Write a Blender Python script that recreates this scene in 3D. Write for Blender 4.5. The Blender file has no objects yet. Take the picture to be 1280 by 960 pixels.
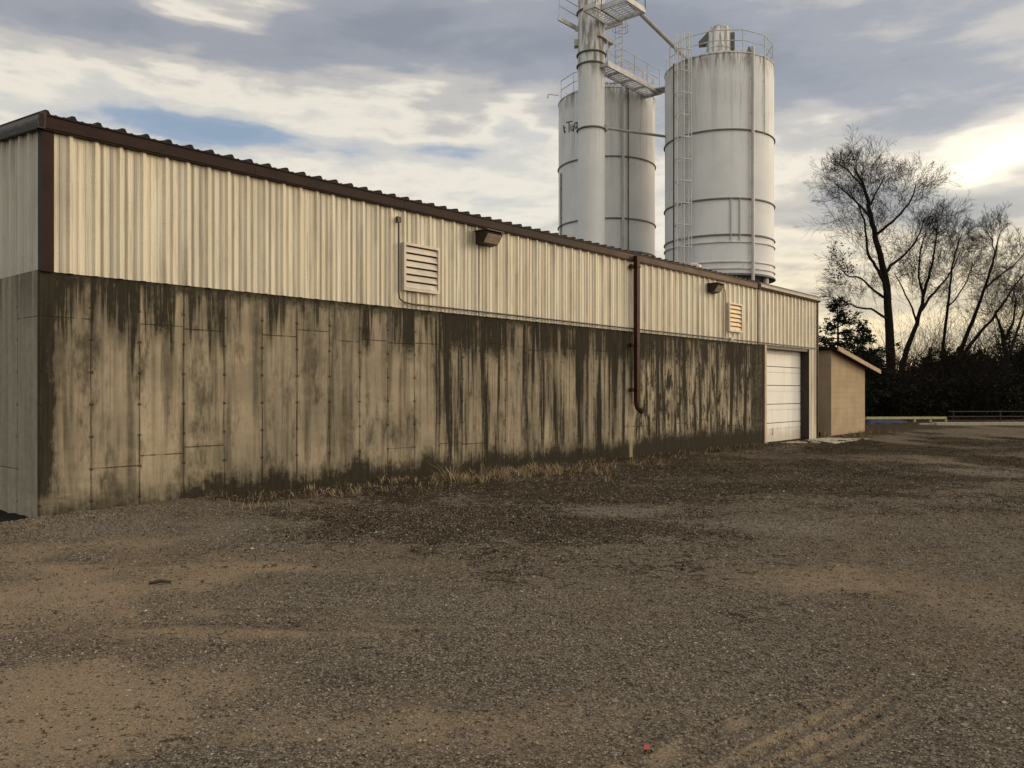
import bpy, math, random
import numpy as np
from mathutils import Vector, Matrix
R = math.radians
scene = bpy.context.scene
COL = scene.collection
F, CX, HY, CAMZ = 1036.0, 640.0, 490.0, 1.5
random.seed(7)

def at(px, py, Y):
    return Vector(((px - CX) / F * Y, Y, CAMZ + (HY - py) / F * Y))
def gpos(px, py, z=0.0):
    Y = (CAMZ - z) * F / (py - HY)
    return ((px - CX) / F * Y, Y)

# ------------------------------------------------------------------ mesh builder
class MB:
    def __init__(s):
        s.v = []; s.f = []; s.sm = []
    def add(s, vs, fs, smooth=False):
        o = len(s.v); s.v += [tuple(p) for p in vs]
        for f in fs:
            s.f.append(tuple(i + o for i in f)); s.sm.append(smooth)
        return s
    def box(s, x0, y0, z0, x1, y1, z1, M=None):
        vs = [Vector((x, y, z)) for z in (z0, z1) for y in (y0, y1) for x in (x0, x1)]
        if M is not None: vs = [M @ p for p in vs]
        return s.add(vs, [(0, 2, 3, 1), (4, 5, 7, 6), (0, 1, 5, 4), (2, 6, 7, 3), (0, 4, 6, 2), (1, 3, 7, 5)])
    def bar(s, a, b, w, h=None, up=Vector((0, 0, 1))):
        a, b = Vector(a), Vector(b); h = h or w
        d = (b - a).normalized()
        if abs(d.dot(up)) > .98: up = Vector((0, 1, 0))
        sx = d.cross(up).normalized() * w / 2; sz = sx.normalized().cross(d).normalized() * h / 2
        vs = [p + i * sx + j * sz for p in (a, b) for j in (-1, 1) for i in (-1, 1)]
        return s.add(vs, [(0, 1, 3, 2), (4, 6, 7, 5), (0, 4, 5, 1), (2, 3, 7, 6), (0, 2, 6, 4), (1, 5, 7, 3)])
    def tube(s, pts, rad, n=8, smooth=True, caps=True, closed=False):
        pts = [Vector(p) for p in pts]
        m = len(pts)
        if not hasattr(rad, '__len__'): rad = [rad] * m
        vs = []; u = None
        for i, p in enumerate(pts):
            if closed: d = pts[(i + 1) % m] - pts[i - 1]
            else: d = pts[min(i + 1, m - 1)] - pts[max(i - 1, 0)]
            if d.length < 1e-9: d = Vector((0, 0, 1))
            d.normalize()
            if u is None:
                u = d.cross(Vector((0, 0, 1)) if abs(d.z) < .9 else Vector((1, 0, 0)))
            else: u = u - d * u.dot(d)
            u.normalize(); w = d.cross(u)
            for k in range(n):
                a = 2 * math.pi * k / n
                vs.append(p + (u * math.cos(a) + w * math.sin(a)) * rad[i])
        fs = []
        for i in range(m if closed else m - 1):
            j = (i + 1) % m
            for k in range(n):
                l = (k + 1) % n
                fs.append((i * n + k, i * n + l, j * n + l, j * n + k))
        s.add(vs, fs, smooth)
        if caps and not closed:
            o = len(s.v) - len(vs)
            s.f.append(tuple(o + k for k in reversed(range(n)))); s.sm.append(False)
            s.f.append(tuple(o + (m - 1) * n + k for k in range(n))); s.sm.append(False)
        return s
    def lathe(s, c, prof, n=64, smooth=True, capb=True, capt=True):
        vs = []
        for r, z in prof:
            for k in range(n):
                a = 2 * math.pi * k / n
                vs.append((c[0] + r * math.cos(a), c[1] + r * math.sin(a), z))
        fs = []
        for i in range(len(prof) - 1):
            for k in range(n):
                l = (k + 1) % n
                fs.append((i * n + k, i * n + l, (i + 1) * n + l, (i + 1) * n + k))
        s.add(vs, fs, smooth); o = len(s.v) - len(vs)
        if capb: s.f.append(tuple(o + k for k in reversed(range(n)))); s.sm.append(False)
        if capt: s.f.append(tuple(o + (len(prof) - 1) * n + k for k in range(n))); s.sm.append(False)
        return s
    def build(s, name, mat, parent=None, sharp=0.6):
        me = bpy.data.meshes.new(name)
        me.from_pydata(s.v, [], s.f); me.update()
        me.polygons.foreach_set('use_smooth', s.sm)
        if sharp and any(s.sm): me.set_sharp_from_angle(angle=sharp)
        for m_ in (mat if isinstance(mat, (list, tuple)) else [mat]): me.materials.append(m_)
        o = bpy.data.objects.new(name, me); COL.objects.link(o)
        if parent is not None: o.parent = parent
        return o

def np_mesh(name, verts, faces, mat, parent=None, smooth=False):
    me = bpy.data.meshes.new(name)
    nf, k = faces.shape
    me.vertices.add(len(verts)); me.vertices.foreach_set('co', verts.astype(np.float32).ravel())
    me.loops.add(nf * k); me.loops.foreach_set('vertex_index', faces.astype(np.int32).ravel())
    me.polygons.add(nf); me.polygons.foreach_set('loop_start', np.arange(0, nf * k, k, dtype=np.int32))
    me.polygons.foreach_set('use_smooth', np.full(nf, smooth))
    me.update(calc_edges=True)
    for m_ in (mat if isinstance(mat, (list, tuple)) else [mat]): me.materials.append(m_)
    o = bpy.data.objects.new(name, me); COL.objects.link(o)
    if parent is not None: o.parent = parent
    return o

def thing(name, label, cat, loc=(0, 0, 0), rz=0, group=None):
    o = bpy.data.objects.new(name, None); COL.objects.link(o)
    o.location = loc; o.rotation_euler = (0, 0, rz); o.empty_display_size = .3
    return tag(o, label, cat, group)
def tag(o, label, cat, group=None):
    o['label'] = label; o['category'] = cat
    if group: o['group'] = group
    return o

# ------------------------------------------------------------------ shader expression helper
class X:
    def __init__(s, nt, so): s.nt = nt; s.so = so
    def _m(s, op, *a):
        n = s.nt.nodes.new('ShaderNodeMath'); n.operation = op
        for i, q in enumerate(a):
            if isinstance(q, X): s.nt.links.new(q.so, n.inputs[i])
            else: n.inputs[i].default_value = q
        return X(s.nt, n.outputs[0])
    def __add__(s, o): return s._m('ADD', s, o)
    __radd__ = __add__
    def __sub__(s, o): return s._m('SUBTRACT', s, o)
    def __rsub__(s, o): return s._m('SUBTRACT', o, s)
    def __mul__(s, o): return s._m('MULTIPLY', s, o)
    __rmul__ = __mul__
    def __truediv__(s, o): return s._m('DIVIDE', s, o)
    def max(s, o): return s._m('MAXIMUM', s, o)
    def min(s, o): return s._m('MINIMUM', s, o)
    def floor(s): return s._m('FLOOR', s)
    def frac(s): return s._m('FRACT', s)
    def abs(s): return s._m('ABSOLUTE', s)
    def exp(s): return s._m('EXPONENT', s)
    def clamp(s): return s.max(0.0).min(1.0)
    def ss(s, e0, e1, t0=0.0, t1=1.0, kind='SMOOTHSTEP'):
        n = s.nt.nodes.new('ShaderNodeMapRange'); n.interpolation_type = kind
        for i, q in enumerate((s, e0, e1, t0, t1)):
            if isinstance(q, X): s.nt.links.new(q.so, n.inputs[i])
            else: n.inputs[i].default_value = q
        return X(s.nt, n.outputs[0])
class G:
    def __init__(s, nt): s.nt = nt
    def n(s, t, **k):
        q = s.nt.nodes.new(t)
        for a, b in k.items(): setattr(q, a, b)
        return q
    def L(s, a, b): s.nt.links.new(a.so if isinstance(a, X) else a, b)
    def xyz(s, x=0., y=0., z=0.):
        q = s.n('ShaderNodeCombineXYZ')
        for i, a in enumerate((x, y, z)):
            if isinstance(a, X): s.L(a, q.inputs[i])
            else: q.inputs[i].default_value = a
        return q.outputs[0]
    def sep(s, so):
        q = s.n('ShaderNodeSeparateXYZ'); s.L(so, q.inputs[0])
        return [X(s.nt, o) for o in q.outputs]
    def noise(s, vec, scale=1., det=4., rough=.55, dist=0., out=0):
        q = s.n('ShaderNodeTexNoise'); s.L(vec, q.inputs['Vector'])
        q.inputs['Scale'].default_value = scale; q.inputs['Detail'].default_value = det
        q.inputs['Roughness'].default_value = rough; q.inputs['Distortion'].default_value = dist
        return X(s.nt, q.outputs[out])
    def white(s, v):
        q = s.n('ShaderNodeTexWhiteNoise', noise_dimensions='1D'); s.L(v, q.inputs['W'])
        return X(s.nt, q.outputs['Value'])
    def vor(s, vec, scale, feature='F1', out='Distance'):
        q = s.n('ShaderNodeTexVoronoi', feature=feature); s.L(vec, q.inputs['Vector'])
        q.inputs['Scale'].default_value = scale
        return X(s.nt, q.outputs[out])
    def mix(s, f, a, b, mode='MIX'):
        q = s.n('ShaderNodeMix', data_type='RGBA', blend_type=mode)
        for i, v in ((0, f), (6, a), (7, b)):
            if isinstance(v, X): s.L(v, q.inputs[i])
            elif isinstance(v, (tuple, list)): q.inputs[i].default_value = (*v, 1) if len(v) == 3 else v
            elif isinstance(v, (int, float)): q.inputs[i].default_value = v
            else: s.L(v, q.inputs[i])
        return X(s.nt, q.outputs[2])
    def col(s, c): 
        q = s.n('ShaderNodeRGB'); q.outputs[0].default_value = (*c, 1); return X(s.nt, q.outputs[0])

def newmat(name, rough=.8, metal=0., spec=.3):
    m = bpy.data.materials.new(name); m.use_nodes = True
    b = m.node_tree.nodes['Principled BSDF']
    b.inputs['Roughness'].default_value = rough; b.inputs['Metallic'].default_value = metal
    b.inputs['Specular IOR Level'].default_value = spec
    g = G(m.node_tree); tc = g.n('ShaderNodeTexCoord')
    return m, g, b, tc.outputs['Object']
def bump(g, b, h, dist=.01, st=1.):
    q = g.n('ShaderNodeBump'); q.inputs['Distance'].default_value = dist; q.inputs['Strength'].default_value = st
    g.L(h, q.inputs['Height']); g.L(q.outputs[0], b.inputs['Normal'])

def simple(name, c, var=.25, scale=3., rough=.7, metal=0., spec=.3, c2=None, streak=False, bmp=0., bscale=40):
    m, g, b, P = newmat(name, rough, metal, spec)
    if streak:
        x, y, z = g.sep(P); P2 = g.xyz(x * 3., y * 3., z * .35)
    else: P2 = P
    n = g.noise(P2, scale, 5, .6).ss(.3, .7)
    c2 = c2 or tuple(q * (1 - var) for q in c)
    n2 = g.noise(P, scale * 9, 3, .6).ss(.3, .7)
    cc = g.mix(n * .8 + n2 * .2, c, c2)
    g.L(cc, b.inputs['Base Color'])
    g.L((n2 * .15 + rough - .07), b.inputs['Roughness'])
    if bmp: bump(g, b, g.noise(P, bscale, 3), bmp)
    return m

# ------------------------------------------------------------------ materials
ZC = 2.97                     # top of the concrete
def concrete_mat():
    m, g, b, P = newmat('stained_concrete', .95, 0, .04)
    x, y, z = g.sep(P)
    a = x + y * .9
    front = y.ss(.01, .05, 1., 0.)
    far = a.ss(12.5, 13.6)
    A = g.xyz(a, 0., z)
    id_ = (a / .61).floor()
    r1 = g.white(id_); r2 = g.white(id_ + 57.3); r3 = g.white(id_ + 131.7); r4 = g.white(id_ + 211.1)
    n = g.noise(A, 1.1, 6, .6).ss(.3, .72); nf = g.noise(A, 9., 5, .65).ss(.25, .75)
    vs = g.noise(g.xyz(a * 9., 0., z * .5), 1., 5, .65).ss(.3, .7)
    c = g.mix(n, (.39, .328, .235), (.245, .208, .15))
    c = g.mix(nf * .55, c, (.24, .2, .14))
    c = g.mix(vs * .3, c, (.2, .165, .115))
    c = g.mix(r1.ss(.1, .9) * .35 * r2.ss(.2, .8), c, (.46, .39, .265))
    # wide panels cast greyer, in blocks of height
    blk = g.noise(g.xyz(id_ * 3.7, 0., (z * 1.1)), 1., 3, .6).ss(.42, .62)
    c = g.mix(blk * .5, c, (.19, .165, .125))
    fine = g.noise(g.xyz(a * 26., 0., z * .9), 1., 4, .7)
    med = g.noise(g.xyz(a * 5.5, 3., z * .22), 1., 4, .6)
    wide = g.noise(g.xyz(a * 1.15, 7., 0.), 1., 2, .5)
    d = ZC - z
    # lighter grey on the gable end
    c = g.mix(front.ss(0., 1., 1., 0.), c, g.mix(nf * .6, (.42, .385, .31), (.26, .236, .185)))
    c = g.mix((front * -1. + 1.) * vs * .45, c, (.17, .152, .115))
    c = g.mix((front * -1. + 1.) * d.ss(.0, .9, .6, 0.) * med.ss(.4, .6), c, (.07, .06, .045))
    heavy = a.ss(6.4, 6.75) * .07 - far * .03
    slit = fine.ss(.30, .52, .45, 1.)
    col = g.noise(g.xyz(a * 2.1, 1., z * .12), 1., 5, .68) * .8 + (wide - .5) * .25 + (r2 - .5) * .10 + heavy + .10
    iso = g.noise(A, 11., 5, .7)
    fall = (d + (iso - .5) * .5 + (med - .5) * .7).ss(.45, 1.05, 1., 0.)
    top = col.ss(.45, .58) * fall * slit
    top = top.max((d + (iso - .5) * .3).ss(.05, .28, .75, 0.))
    drip = ((med - .46) * 5. + (r2 - .5) * .7 + (wide - .5) * 1.0 + (fine - .5) * .5 + .15 - d).ss(-.35, .45) * slit * .85
    top = top.max(drip)
    run = (g.noise(g.xyz(a * 11., 11., z * .12), 1., 3, .6)).ss(.50, .66) * d.ss(.3, 2.6, .95, .4) * a.ss(5.5, 7., .6, 1.2)
    run2 = (g.noise(g.xyz(a * 3.1, 17., z * .16), 1., 4, .65)).ss(.46, .62) * a.ss(5.8, 7., .55, 1.)
    h = z + .10
    H = .36 + (wide - .5) * .7 + (g.noise(g.xyz(a * 3., 2., 0.), 1., 4, .65) - .5) * .75 + far * .12 + a.ss(1.7, 2.2) * .10
    bot = (h + (fine - .5) * .35 + (iso - .5) * .45 - H).ss(-.34, .26, 1., 0.) * a.ss(1.2, 2.3, .75, 1.) * fine.ss(.2, .5, .7, 1.)
    bot = bot.max((h + (iso - .5) * .2).ss(.12, .5, .8, 0.) * a.ss(1.2, 2.3, .4, 1.))
    c = g.mix(far * .7, c, g.mix(vs, (.46, .39, .285), (.27, .23, .165)))
    mott = (g.noise(g.xyz(a * 4.2, 5., z * 1.3), 1., 8, .76) * .8 + (fine - .5) * .25 + .1).ss(.455, .565) * far * .92
    mott2 = (g.noise(g.xyz(a * 2.6, 15., z * .8), 1., 7, .72)).ss(.46, .64) * .6
    edge = ((g.noise(g.xyz(a * 4., 0., z * .9), 1., 5, .7) * .6 - .1) - x).ss(-.12, .12) * z.ss(.1, .4, .55, 1.) * .95
    endd = a.ss(19.7, 20.1) * .9
    st = top.max(bot).max(run * .75).max(run2).max(mott).max(mott2).max(edge).max(endd * (.65 + .35 * fine))
    st = (st * (1.04 + .35 * nf)).clamp()
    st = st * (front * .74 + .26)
    sc = g.mix(fine.ss(.35, .65), (.010, .009, .007), (.027, .024, .017))
    c = g.mix(st * .95, c, sc)
    green = g.noise(A, 2., 4).ss(.5, .65) * bot * .4
    c = g.mix(green * front, c, (.03, .034, .014))
    # rust
    ru = g.noise(g.xyz(a * 7., 23., z * .5), 1., 4, .6).ss(.62, .72) * a.ss(7., 8.5) * .45
    c = g.mix(ru * front, c, (.17, .075, .03))
    # light lime stain under the downspout
    lime = (a - 13.16).abs().ss(.04, .10, 1., 0.) * z.ss(1.15, 1.25, 1., 0.) * front
    c = g.mix(lime * .8, c, g.mix(fine, (.36, .29, .2), (.22, .18, .12)))
    # seams, form fins and tie marks
    w = (g.noise(g.xyz(id_ * 9.1, 0., z * 2.), 1., 3).ss(.4, .6))
    u = ((a / .61).frac() - .5).abs() * .61
    seam = u.ss(.286, .300) * (.45 + .65 * w) * (r3.ss(.0, .35) * .6 + .4)
    tz = ((z / .405 + .2).frac() - .5).abs() * .405
    tie = (u.ss(.268, .295) * tz.ss(.028, .008)) 
    zl = z - (2.32 + r4 * .14)
    zl2 = z - (.5 + r3 * .25)
    hl = (zl.abs().ss(.012, .004) * r1.ss(.45, .5)).max(zl2.abs().ss(.012, .004) * r2.ss(.5, .55)) * g.noise(A, 4.).ss(.35, .5)
    line = (seam.max(tie).max(hl * .8)) 
    c = g.mix(line * (front * .4 + .5), c, (.035, .027, .018))
    g.L(c, b.inputs['Base Color'])
    hh = g.noise(A, 55., 4) * .25 + g.noise(A, 6., 5) * .9 - line * .9 + r1 * .25
    bump(g, b, hh, .012, .8)
    return m

def siding_mat():
    m, g, b, P = newmat('cream_metal_siding', .55, 0, .35)
    x, y, z = g.sep(P); a = x + y * .97
    s1 = g.noise(g.xyz(a * 2.2, 0., z * .25), 1., 5, .65).ss(.35, .7)
    s2 = g.noise(g.xyz(a * 13., 0., z * .7), 1., 4, .7).ss(.42, .75)
    sp = g.noise(g.xyz(a, 0., z), 30., 3).ss(.55, .75)
    c = g.mix(s1 * .8, (.70, .64, .50), (.55, .505, .40))
    pk = g.noise(g.xyz(a * .8, 4., z * .5), 1., 3).ss(.4, .65)
    c = g.mix(pk * .18, c, (.66, .52, .36))
    c = g.mix(g.white(((a - .09) / .9144).floor()) * .3, c, (.50, .455, .34))
    c = g.mix(s2 * .65, c, (.27, .225, .15))
    c = g.mix(sp * .3, c, (.3, .26, .19))
    # rib shading and valley dirt painted into the colour beside each major rib
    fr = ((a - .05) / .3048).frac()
    rib_shade = (fr - .20).abs().ss(.0, .09, 1., 0.).max((fr - .60).abs().ss(.0, .16, 1., 0.) * .7) * g.white((a / .3048).floor()).ss(-.2, .9)
    c = g.mix(rib_shade * .88, c, (.155, .14, .105))
    # rust runs under the lamps
    for u0 in (7.72, 7.98, 17.15):
        k = (a - u0).abs().ss(.015, .07, 1., 0.) * (z.ss(2.97, 4.3, .5, 1.)) * z.ss(4.38, 4.4, 1., 0.)
        c = g.mix(k * .75, c, (.085, .065, .045))
    halo = (((a - 7.55).abs() * 2.6).max((z - 4.42).abs() * 3.4)).ss(.25, 1.1, 1., 0.)
    c = g.mix(halo * .7, c, (.16, .14, .10))
    halo = (((a - 17.0).abs() * 2.6).max((z - 4.40).abs() * 3.4)).ss(.25, 1.1, 1., 0.)
    c = g.mix(halo * .55, c, (.2, .19, .14))
    dr = (g.noise(g.xyz(a * 8., 9., z * .2), 1., 3)).ss(.58, .7) * z.ss(2.97, 3.6, .8, .1)
    c = g.mix(dr * .55, c, (.19, .16, .11))
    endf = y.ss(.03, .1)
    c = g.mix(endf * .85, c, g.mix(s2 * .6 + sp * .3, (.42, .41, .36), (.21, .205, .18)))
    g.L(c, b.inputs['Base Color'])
    bump(g, b, g.noise(P, 7., 3), .006, .5)
    return m

def silo_mat():
    m, g, b, P = newmat('weathered_white_paint', .65, 0, .2)
    x, y, z = g.sep(P)
    n = g.noise(P, .5, 5, .6).ss(.35, .65)
    st = g.noise(g.xyz(x * 2.6, y * 2.6, z * .12), 1., 5, .65).ss(.48, .68)
    st2 = g.noise(g.xyz(x * 7., y * 7., z * .25), 1., 4, .7).ss(.55, .7)
    c = g.mix(n, (.66, .675, .685), (.59, .605, .615))
    hi = z.ss(11., 17.4)
    c = g.mix(st * (hi * .34 + .05), c, (.30, .29, .25))
    c = g.mix(st2 * (hi * .5 + .05), c, (.20, .18, .14))
    topd = z.ss(16.3, 17.3) * g.noise(g.xyz(x * 5., y * 5., z * .8), 1., 4, .7).ss(.42, .62)
    c = g.mix(topd * .75, c, (.13, .115, .085))
    ru = g.noise(P, 5., 4).ss(.68, .76)
    c = g.mix(ru * .5, c, (.25, .16, .09))
    g.L(c, b.inputs['Base Color'])
    bump(g, b, g.noise(P, 1.4, 2), .02, .5)
    return m

def brown_mat():
    m, g, b, P = newmat('brown_painted_steel', .6, 0, .12)
    x, y, z = g.sep(P)
    n = g.noise(P, 3., 5, .65).ss(.35, .7)
    c = g.mix(n, (.030, .015, .0115), (.019, .0115, .0095))
    fade = x.ss(9., 17.)
    ch = g.noise(g.xyz(x * 1.3, y, z * 5.), 1., 4, .6).ss(.35, .65)
    c = g.mix(fade * (.35 + ch * .55), c, (.13, .082, .052))
    pk = g.noise(P, 9., 4, .7).ss(.62, .75)
    c = g.mix(pk * .5, c, (.07, .03, .018))
    g.L(c, b.inputs['Base Color']); return m

def door_mat():
    m, g, b, P = newmat('white_door_paint', .5, 0, .25)
    x, y, z = g.sep(P)
    st = g.noise(g.xyz(x * 6., y, z * .5), 1., 5, .65).ss(.45, .7)
    c = g.mix(st * .35, (.72, .70, .655), (.52, .48, .41))
    dirt = (z.ss(-.1, .9, 1., 0.) * (.35 + g.noise(g.xyz(x * 5., y, z * 2.), 1., 5, .7))).ss(.35, .85)
    c = g.mix(dirt * .55, c, (.33, .27, .19))
    g.L(c, b.inputs['Base Color']); bump(g, b, g.noise(P, 3., 3), .01, .4); return m

def block_mat():
    m, g, b, P = newmat('tan_painted_block', .88, 0, .2)
    x, y, z = g.sep(P)
    br = g.n('ShaderNodeTexBrick'); g.L(g.xyz(x + y, z, 0.), br.inputs['Vector'])
    br.inputs['Scale'].default_value = 1.; br.inputs['Mortar Size'].default_value = .006
    br.inputs['Brick Width'].default_value = .406; br.inputs['Row Height'].default_value = .203
    fac = X(m.node_tree, br.outputs['Fac'])
    n = g.noise(P, 1.3, 5).ss(.35, .65)
    c = g.mix(n, (.39, .295, .19), (.33, .248, .157))
    c = g.mix(g.noise(g.xyz((x + y) * 5., 0., z * .6), 1., 4).ss(.5, .7) * .3, c, (.27, .18, .11))
    c = g.mix(fac * .35, c, (.3, .2, .12))
    c = g.mix(z.ss(-.2, .25, .5, 0.), c, (.17, .12, .08))
    g.L(c, b.inputs['Base Color']); bump(g, b, fac * -1. + g.noise(P, 60., 3) * .4, .006, .7)
    return m

M = dict(
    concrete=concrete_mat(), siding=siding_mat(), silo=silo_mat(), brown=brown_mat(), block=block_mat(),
    roofm=simple('dark_brown_roof', (.016, .011, .010), .4, 2., .6, spec=.12),
    trim=simple('faded_trim', (.13, .1, .085), .35, 3., .45, c2=(.09, .065, .05)),
    dkgrey=simple('dark_grey_trim', (.035, .031, .028), .3, 3., .5, spec=.2),
    rust=simple('rust_brown_pipe', (.050, .016, .010), .6, 4., .6, spec=.15),
    door=door_mat(),
    jamb=simple('cream_jamb', (.55, .43, .28), .3, 3.),
    louver=simple('grey_louver_metal', (.60, .53, .44), .25, 3., .5),
    dark=simple('dark_void', (.02, .018, .016), .3),
    lampbody=simple('bronze_lamp_housing', (.04, .028, .022), .5, 6., .5),
    lens=simple('dusty_lens', (.42, .34, .27), .3, 6., .25, spec=.5),
    galv=simple('galvanised_pipe', (.07, .058, .045), .4, 4., .5),
    ladderm=simple('white_painted_steel', (.62, .62, .61), .2, 2., .6, spec=.2),
    rail=simple('grey_painted_steel', (.58, .58, .58), .35, 2., .55),
    band=simple('dark_band_steel', (.13, .13, .125), .4, 2., .6),
    pipe=simple('pale_painted_pipe', (.46, .455, .44), .25, 2., .5),
    spoutm=simple('weathered_spout', (.38, .36, .33), .3, 2., .5),
    ink=simple('black_paint_marks', (.02, .02, .022), .2),
    slab=simple('pale_concrete_slab', (.40, .36, .27), .3, 4., .9, bmp=.01),
    fascia=simple('weathered_fascia_board', (.42, .30, .19), .3, 4., .8),
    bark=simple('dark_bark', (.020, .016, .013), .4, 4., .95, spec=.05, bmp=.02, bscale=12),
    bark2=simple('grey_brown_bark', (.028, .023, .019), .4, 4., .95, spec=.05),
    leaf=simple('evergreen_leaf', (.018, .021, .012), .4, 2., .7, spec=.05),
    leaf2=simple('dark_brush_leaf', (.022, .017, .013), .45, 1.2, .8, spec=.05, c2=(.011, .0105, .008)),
    dead=simple('dead_leaf', (.03, .022, .015), .4, 3., .8),
    timber=simple('pale_timber', (.40, .37, .2), .3, 5., .8),
    tarp=simple('blue_tarp', (.015, .015, .045), .4, 3., .45, bmp=.03, bscale=6),
    stick=simple('dark_stick', (.05, .035, .025), .4, 20.),
    red=simple('faded_red_plastic', (.42, .07, .05), .3, 20., .5),
    weed=simple('dark_weed_leaf', (.055, .045, .028), .5, 20., .9),
)

# ------------------------------------------------------------------ noise for layout masks
def vnoise(x, y, seed=0):
    xi = np.floor(x).astype(np.int64); yi = np.floor(y).astype(np.int64)
    fx = x - xi; fy = y - yi
    fx = fx * fx * (3 - 2 * fx); fy = fy * fy * (3 - 2 * fy)
    def h(i, j):
        n = (i * 374761393 + j * 668265263 + seed * 974634777) & 0x7fffffff
        n = ((n ^ (n >> 13)) * 1274126177) & 0x7fffffff
        return ((n ^ (n >> 16)) & 0xffff) / 65535.
    return (h(xi, yi) * (1 - fx) + h(xi + 1, yi) * fx) * (1 - fy) + (h(xi, yi + 1) * (1 - fx) + h(xi + 1, yi + 1) * fx) * fy
def fbm(x, y, seed=0, o=5):
    t = 0; a = .5; s = 0
    for k in range(o):
        t = t + a * vnoise(x * 2 ** k + 17.1 * k, y * 2 ** k + 9.7 * k, seed + k); s += a; a *= .55
    return t / s
def sst(e0, e1, v):
    t = np.clip((v - e0) / (e1 - e0), 0, 1); return t * t * (3 - 2 * t)

TH = math.atan2(.7604, .649)
DV = np.array([.649, .7604]); MV = np.array([.7604, -.649])
COR = np.array([-14.16 + .649 * 13.068, .7604 * 13.068])     # near corner of the building
def wallcoords(x, y):
    return (x - COR[0]) * DV[0] + (y - COR[1]) * DV[1], (x - COR[0]) * MV[0] + (y - COR[1]) * MV[1]

def WEEDZ(x, y):
    return sst(.42, .6, fbm(x * .8, y * .3, 91)) * sst(7., 10., y)
def ground_z(x, y):
    u, m = wallcoords(x, y)
    z = .03 - .175 * sst(8, 31, y)
    w_ = WEEDZ(x, y)
    z = z + w_ * (fbm(x * 5., y * 5., 51, 3) - .35) * .045
    z = z + (fbm(x * .35, y * .35, 3) - .5) * .07 * sst(1.5, 5, y) + (fbm(x * 2., y * 2., 5, 4) - .5) * .030
    z = z + (fbm(x * 9., y * 9., 8, 3) - .5) * .014
    # low gravel berm running into the wall, hollow behind it
    bx0, by0, bx1, by1 = -6.85, 7.45, -4.1, 11.1
    L = math.hypot(bx1 - bx0, by1 - by0); tx, ty = (bx1 - bx0) / L, (by1 - by0) / L
    s = (x - bx0) * tx + (y - by0) * ty; dd = -(x - bx0) * ty + (y - by0) * tx
    wob = (fbm(x * 3, y * 3, 21, 3) - .5) * .12
    fade = sst(L + .3, L - 1.2, s)
    z = z + .055 * np.exp(-((dd + wob + .02) / .13) ** 2) * fade - .075 * np.exp(-((dd + wob + .24) / .09) ** 2) * fade
    z = z - .07 * sst(.1, .5, dd + wob) * sst(.9, .1, u) * (m < .8)
    # tyre ruts
    for (ax, ay, bx, by, w, dp) in RUTS:
        LL = math.hypot(bx - ax, by - ay); tx, ty = (bx - ax) / LL, (by - ay) / LL
        s = (x - ax) * tx + (y - ay) * ty; dd = -(x - ax) * ty + (y - ay) * tx + (fbm(x * 1.5, y * 1.5, 31, 2) - .5) * .08
        inr = sst(0, .4, s) * sst(LL, LL - .5, s)
        z = z - dp * np.exp(-(dd / w) ** 4) * inr
        z = z + dp * .6 * np.cos(dd / w * 11) * np.exp(-(dd / w) ** 4) * inr
    return z
RUTS = [(.55, 2.9, 1.95, 4.15, .20, .026), (.2, 3.0, 1.35, 4.0, .06, .012), (-4.5, 7.2, -.6, 6.85, .12, .018), (-4.2, 5.15, -.3, 5.25, .1, .016), (-3.4, 5.55, -.8, 5.6, .08, .012)]

def ell(x, y, px, py, sx, sy, seed=0, amp=1.1):
    """soft patch: centre and half sizes given on the photograph, turned into metres on the ground"""
    gx, gy = gpos(px, py); w = sx / F * gy
    y0 = 1.5 * F / max(py - sy - HY, 8); y1 = 1.5 * F / (py + sy - HY); hh = max((y0 - y1) / 2, .2); gy = (y0 + y1) / 2
    q = np.sqrt(((x - gx) / w) ** 2 + ((y - gy) / hh) ** 2)
    q = q + (fbm(x * 1.3, y * 1.3, 40 + seed) - .5) * amp * 1.6
    return sst(1.5, .15, q)
def track(x, y):
    t = 0
    for (ax, ay, bx, by, w, dp) in RUTS:
        LL = math.hypot(bx - ax, by - ay); tx, ty = (bx - ax) / LL, (by - ay) / LL
        s = (x - ax) * tx + (y - ay) * ty; dd = -(x - ax) * ty + (y - ay) * tx + (fbm(x * 1.5, y * 1.5, 31, 2) - .5) * .08
        t = np.maximum(t, (.62 + .38 * np.cos(dd / w * 11)) * np.exp(-(dd / w / 1.25) ** 4) * sst(-.2, .3, s) * sst(LL + .3, LL - .6, s) * (.75 if ay < 4 else .55))
    return t
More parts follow.
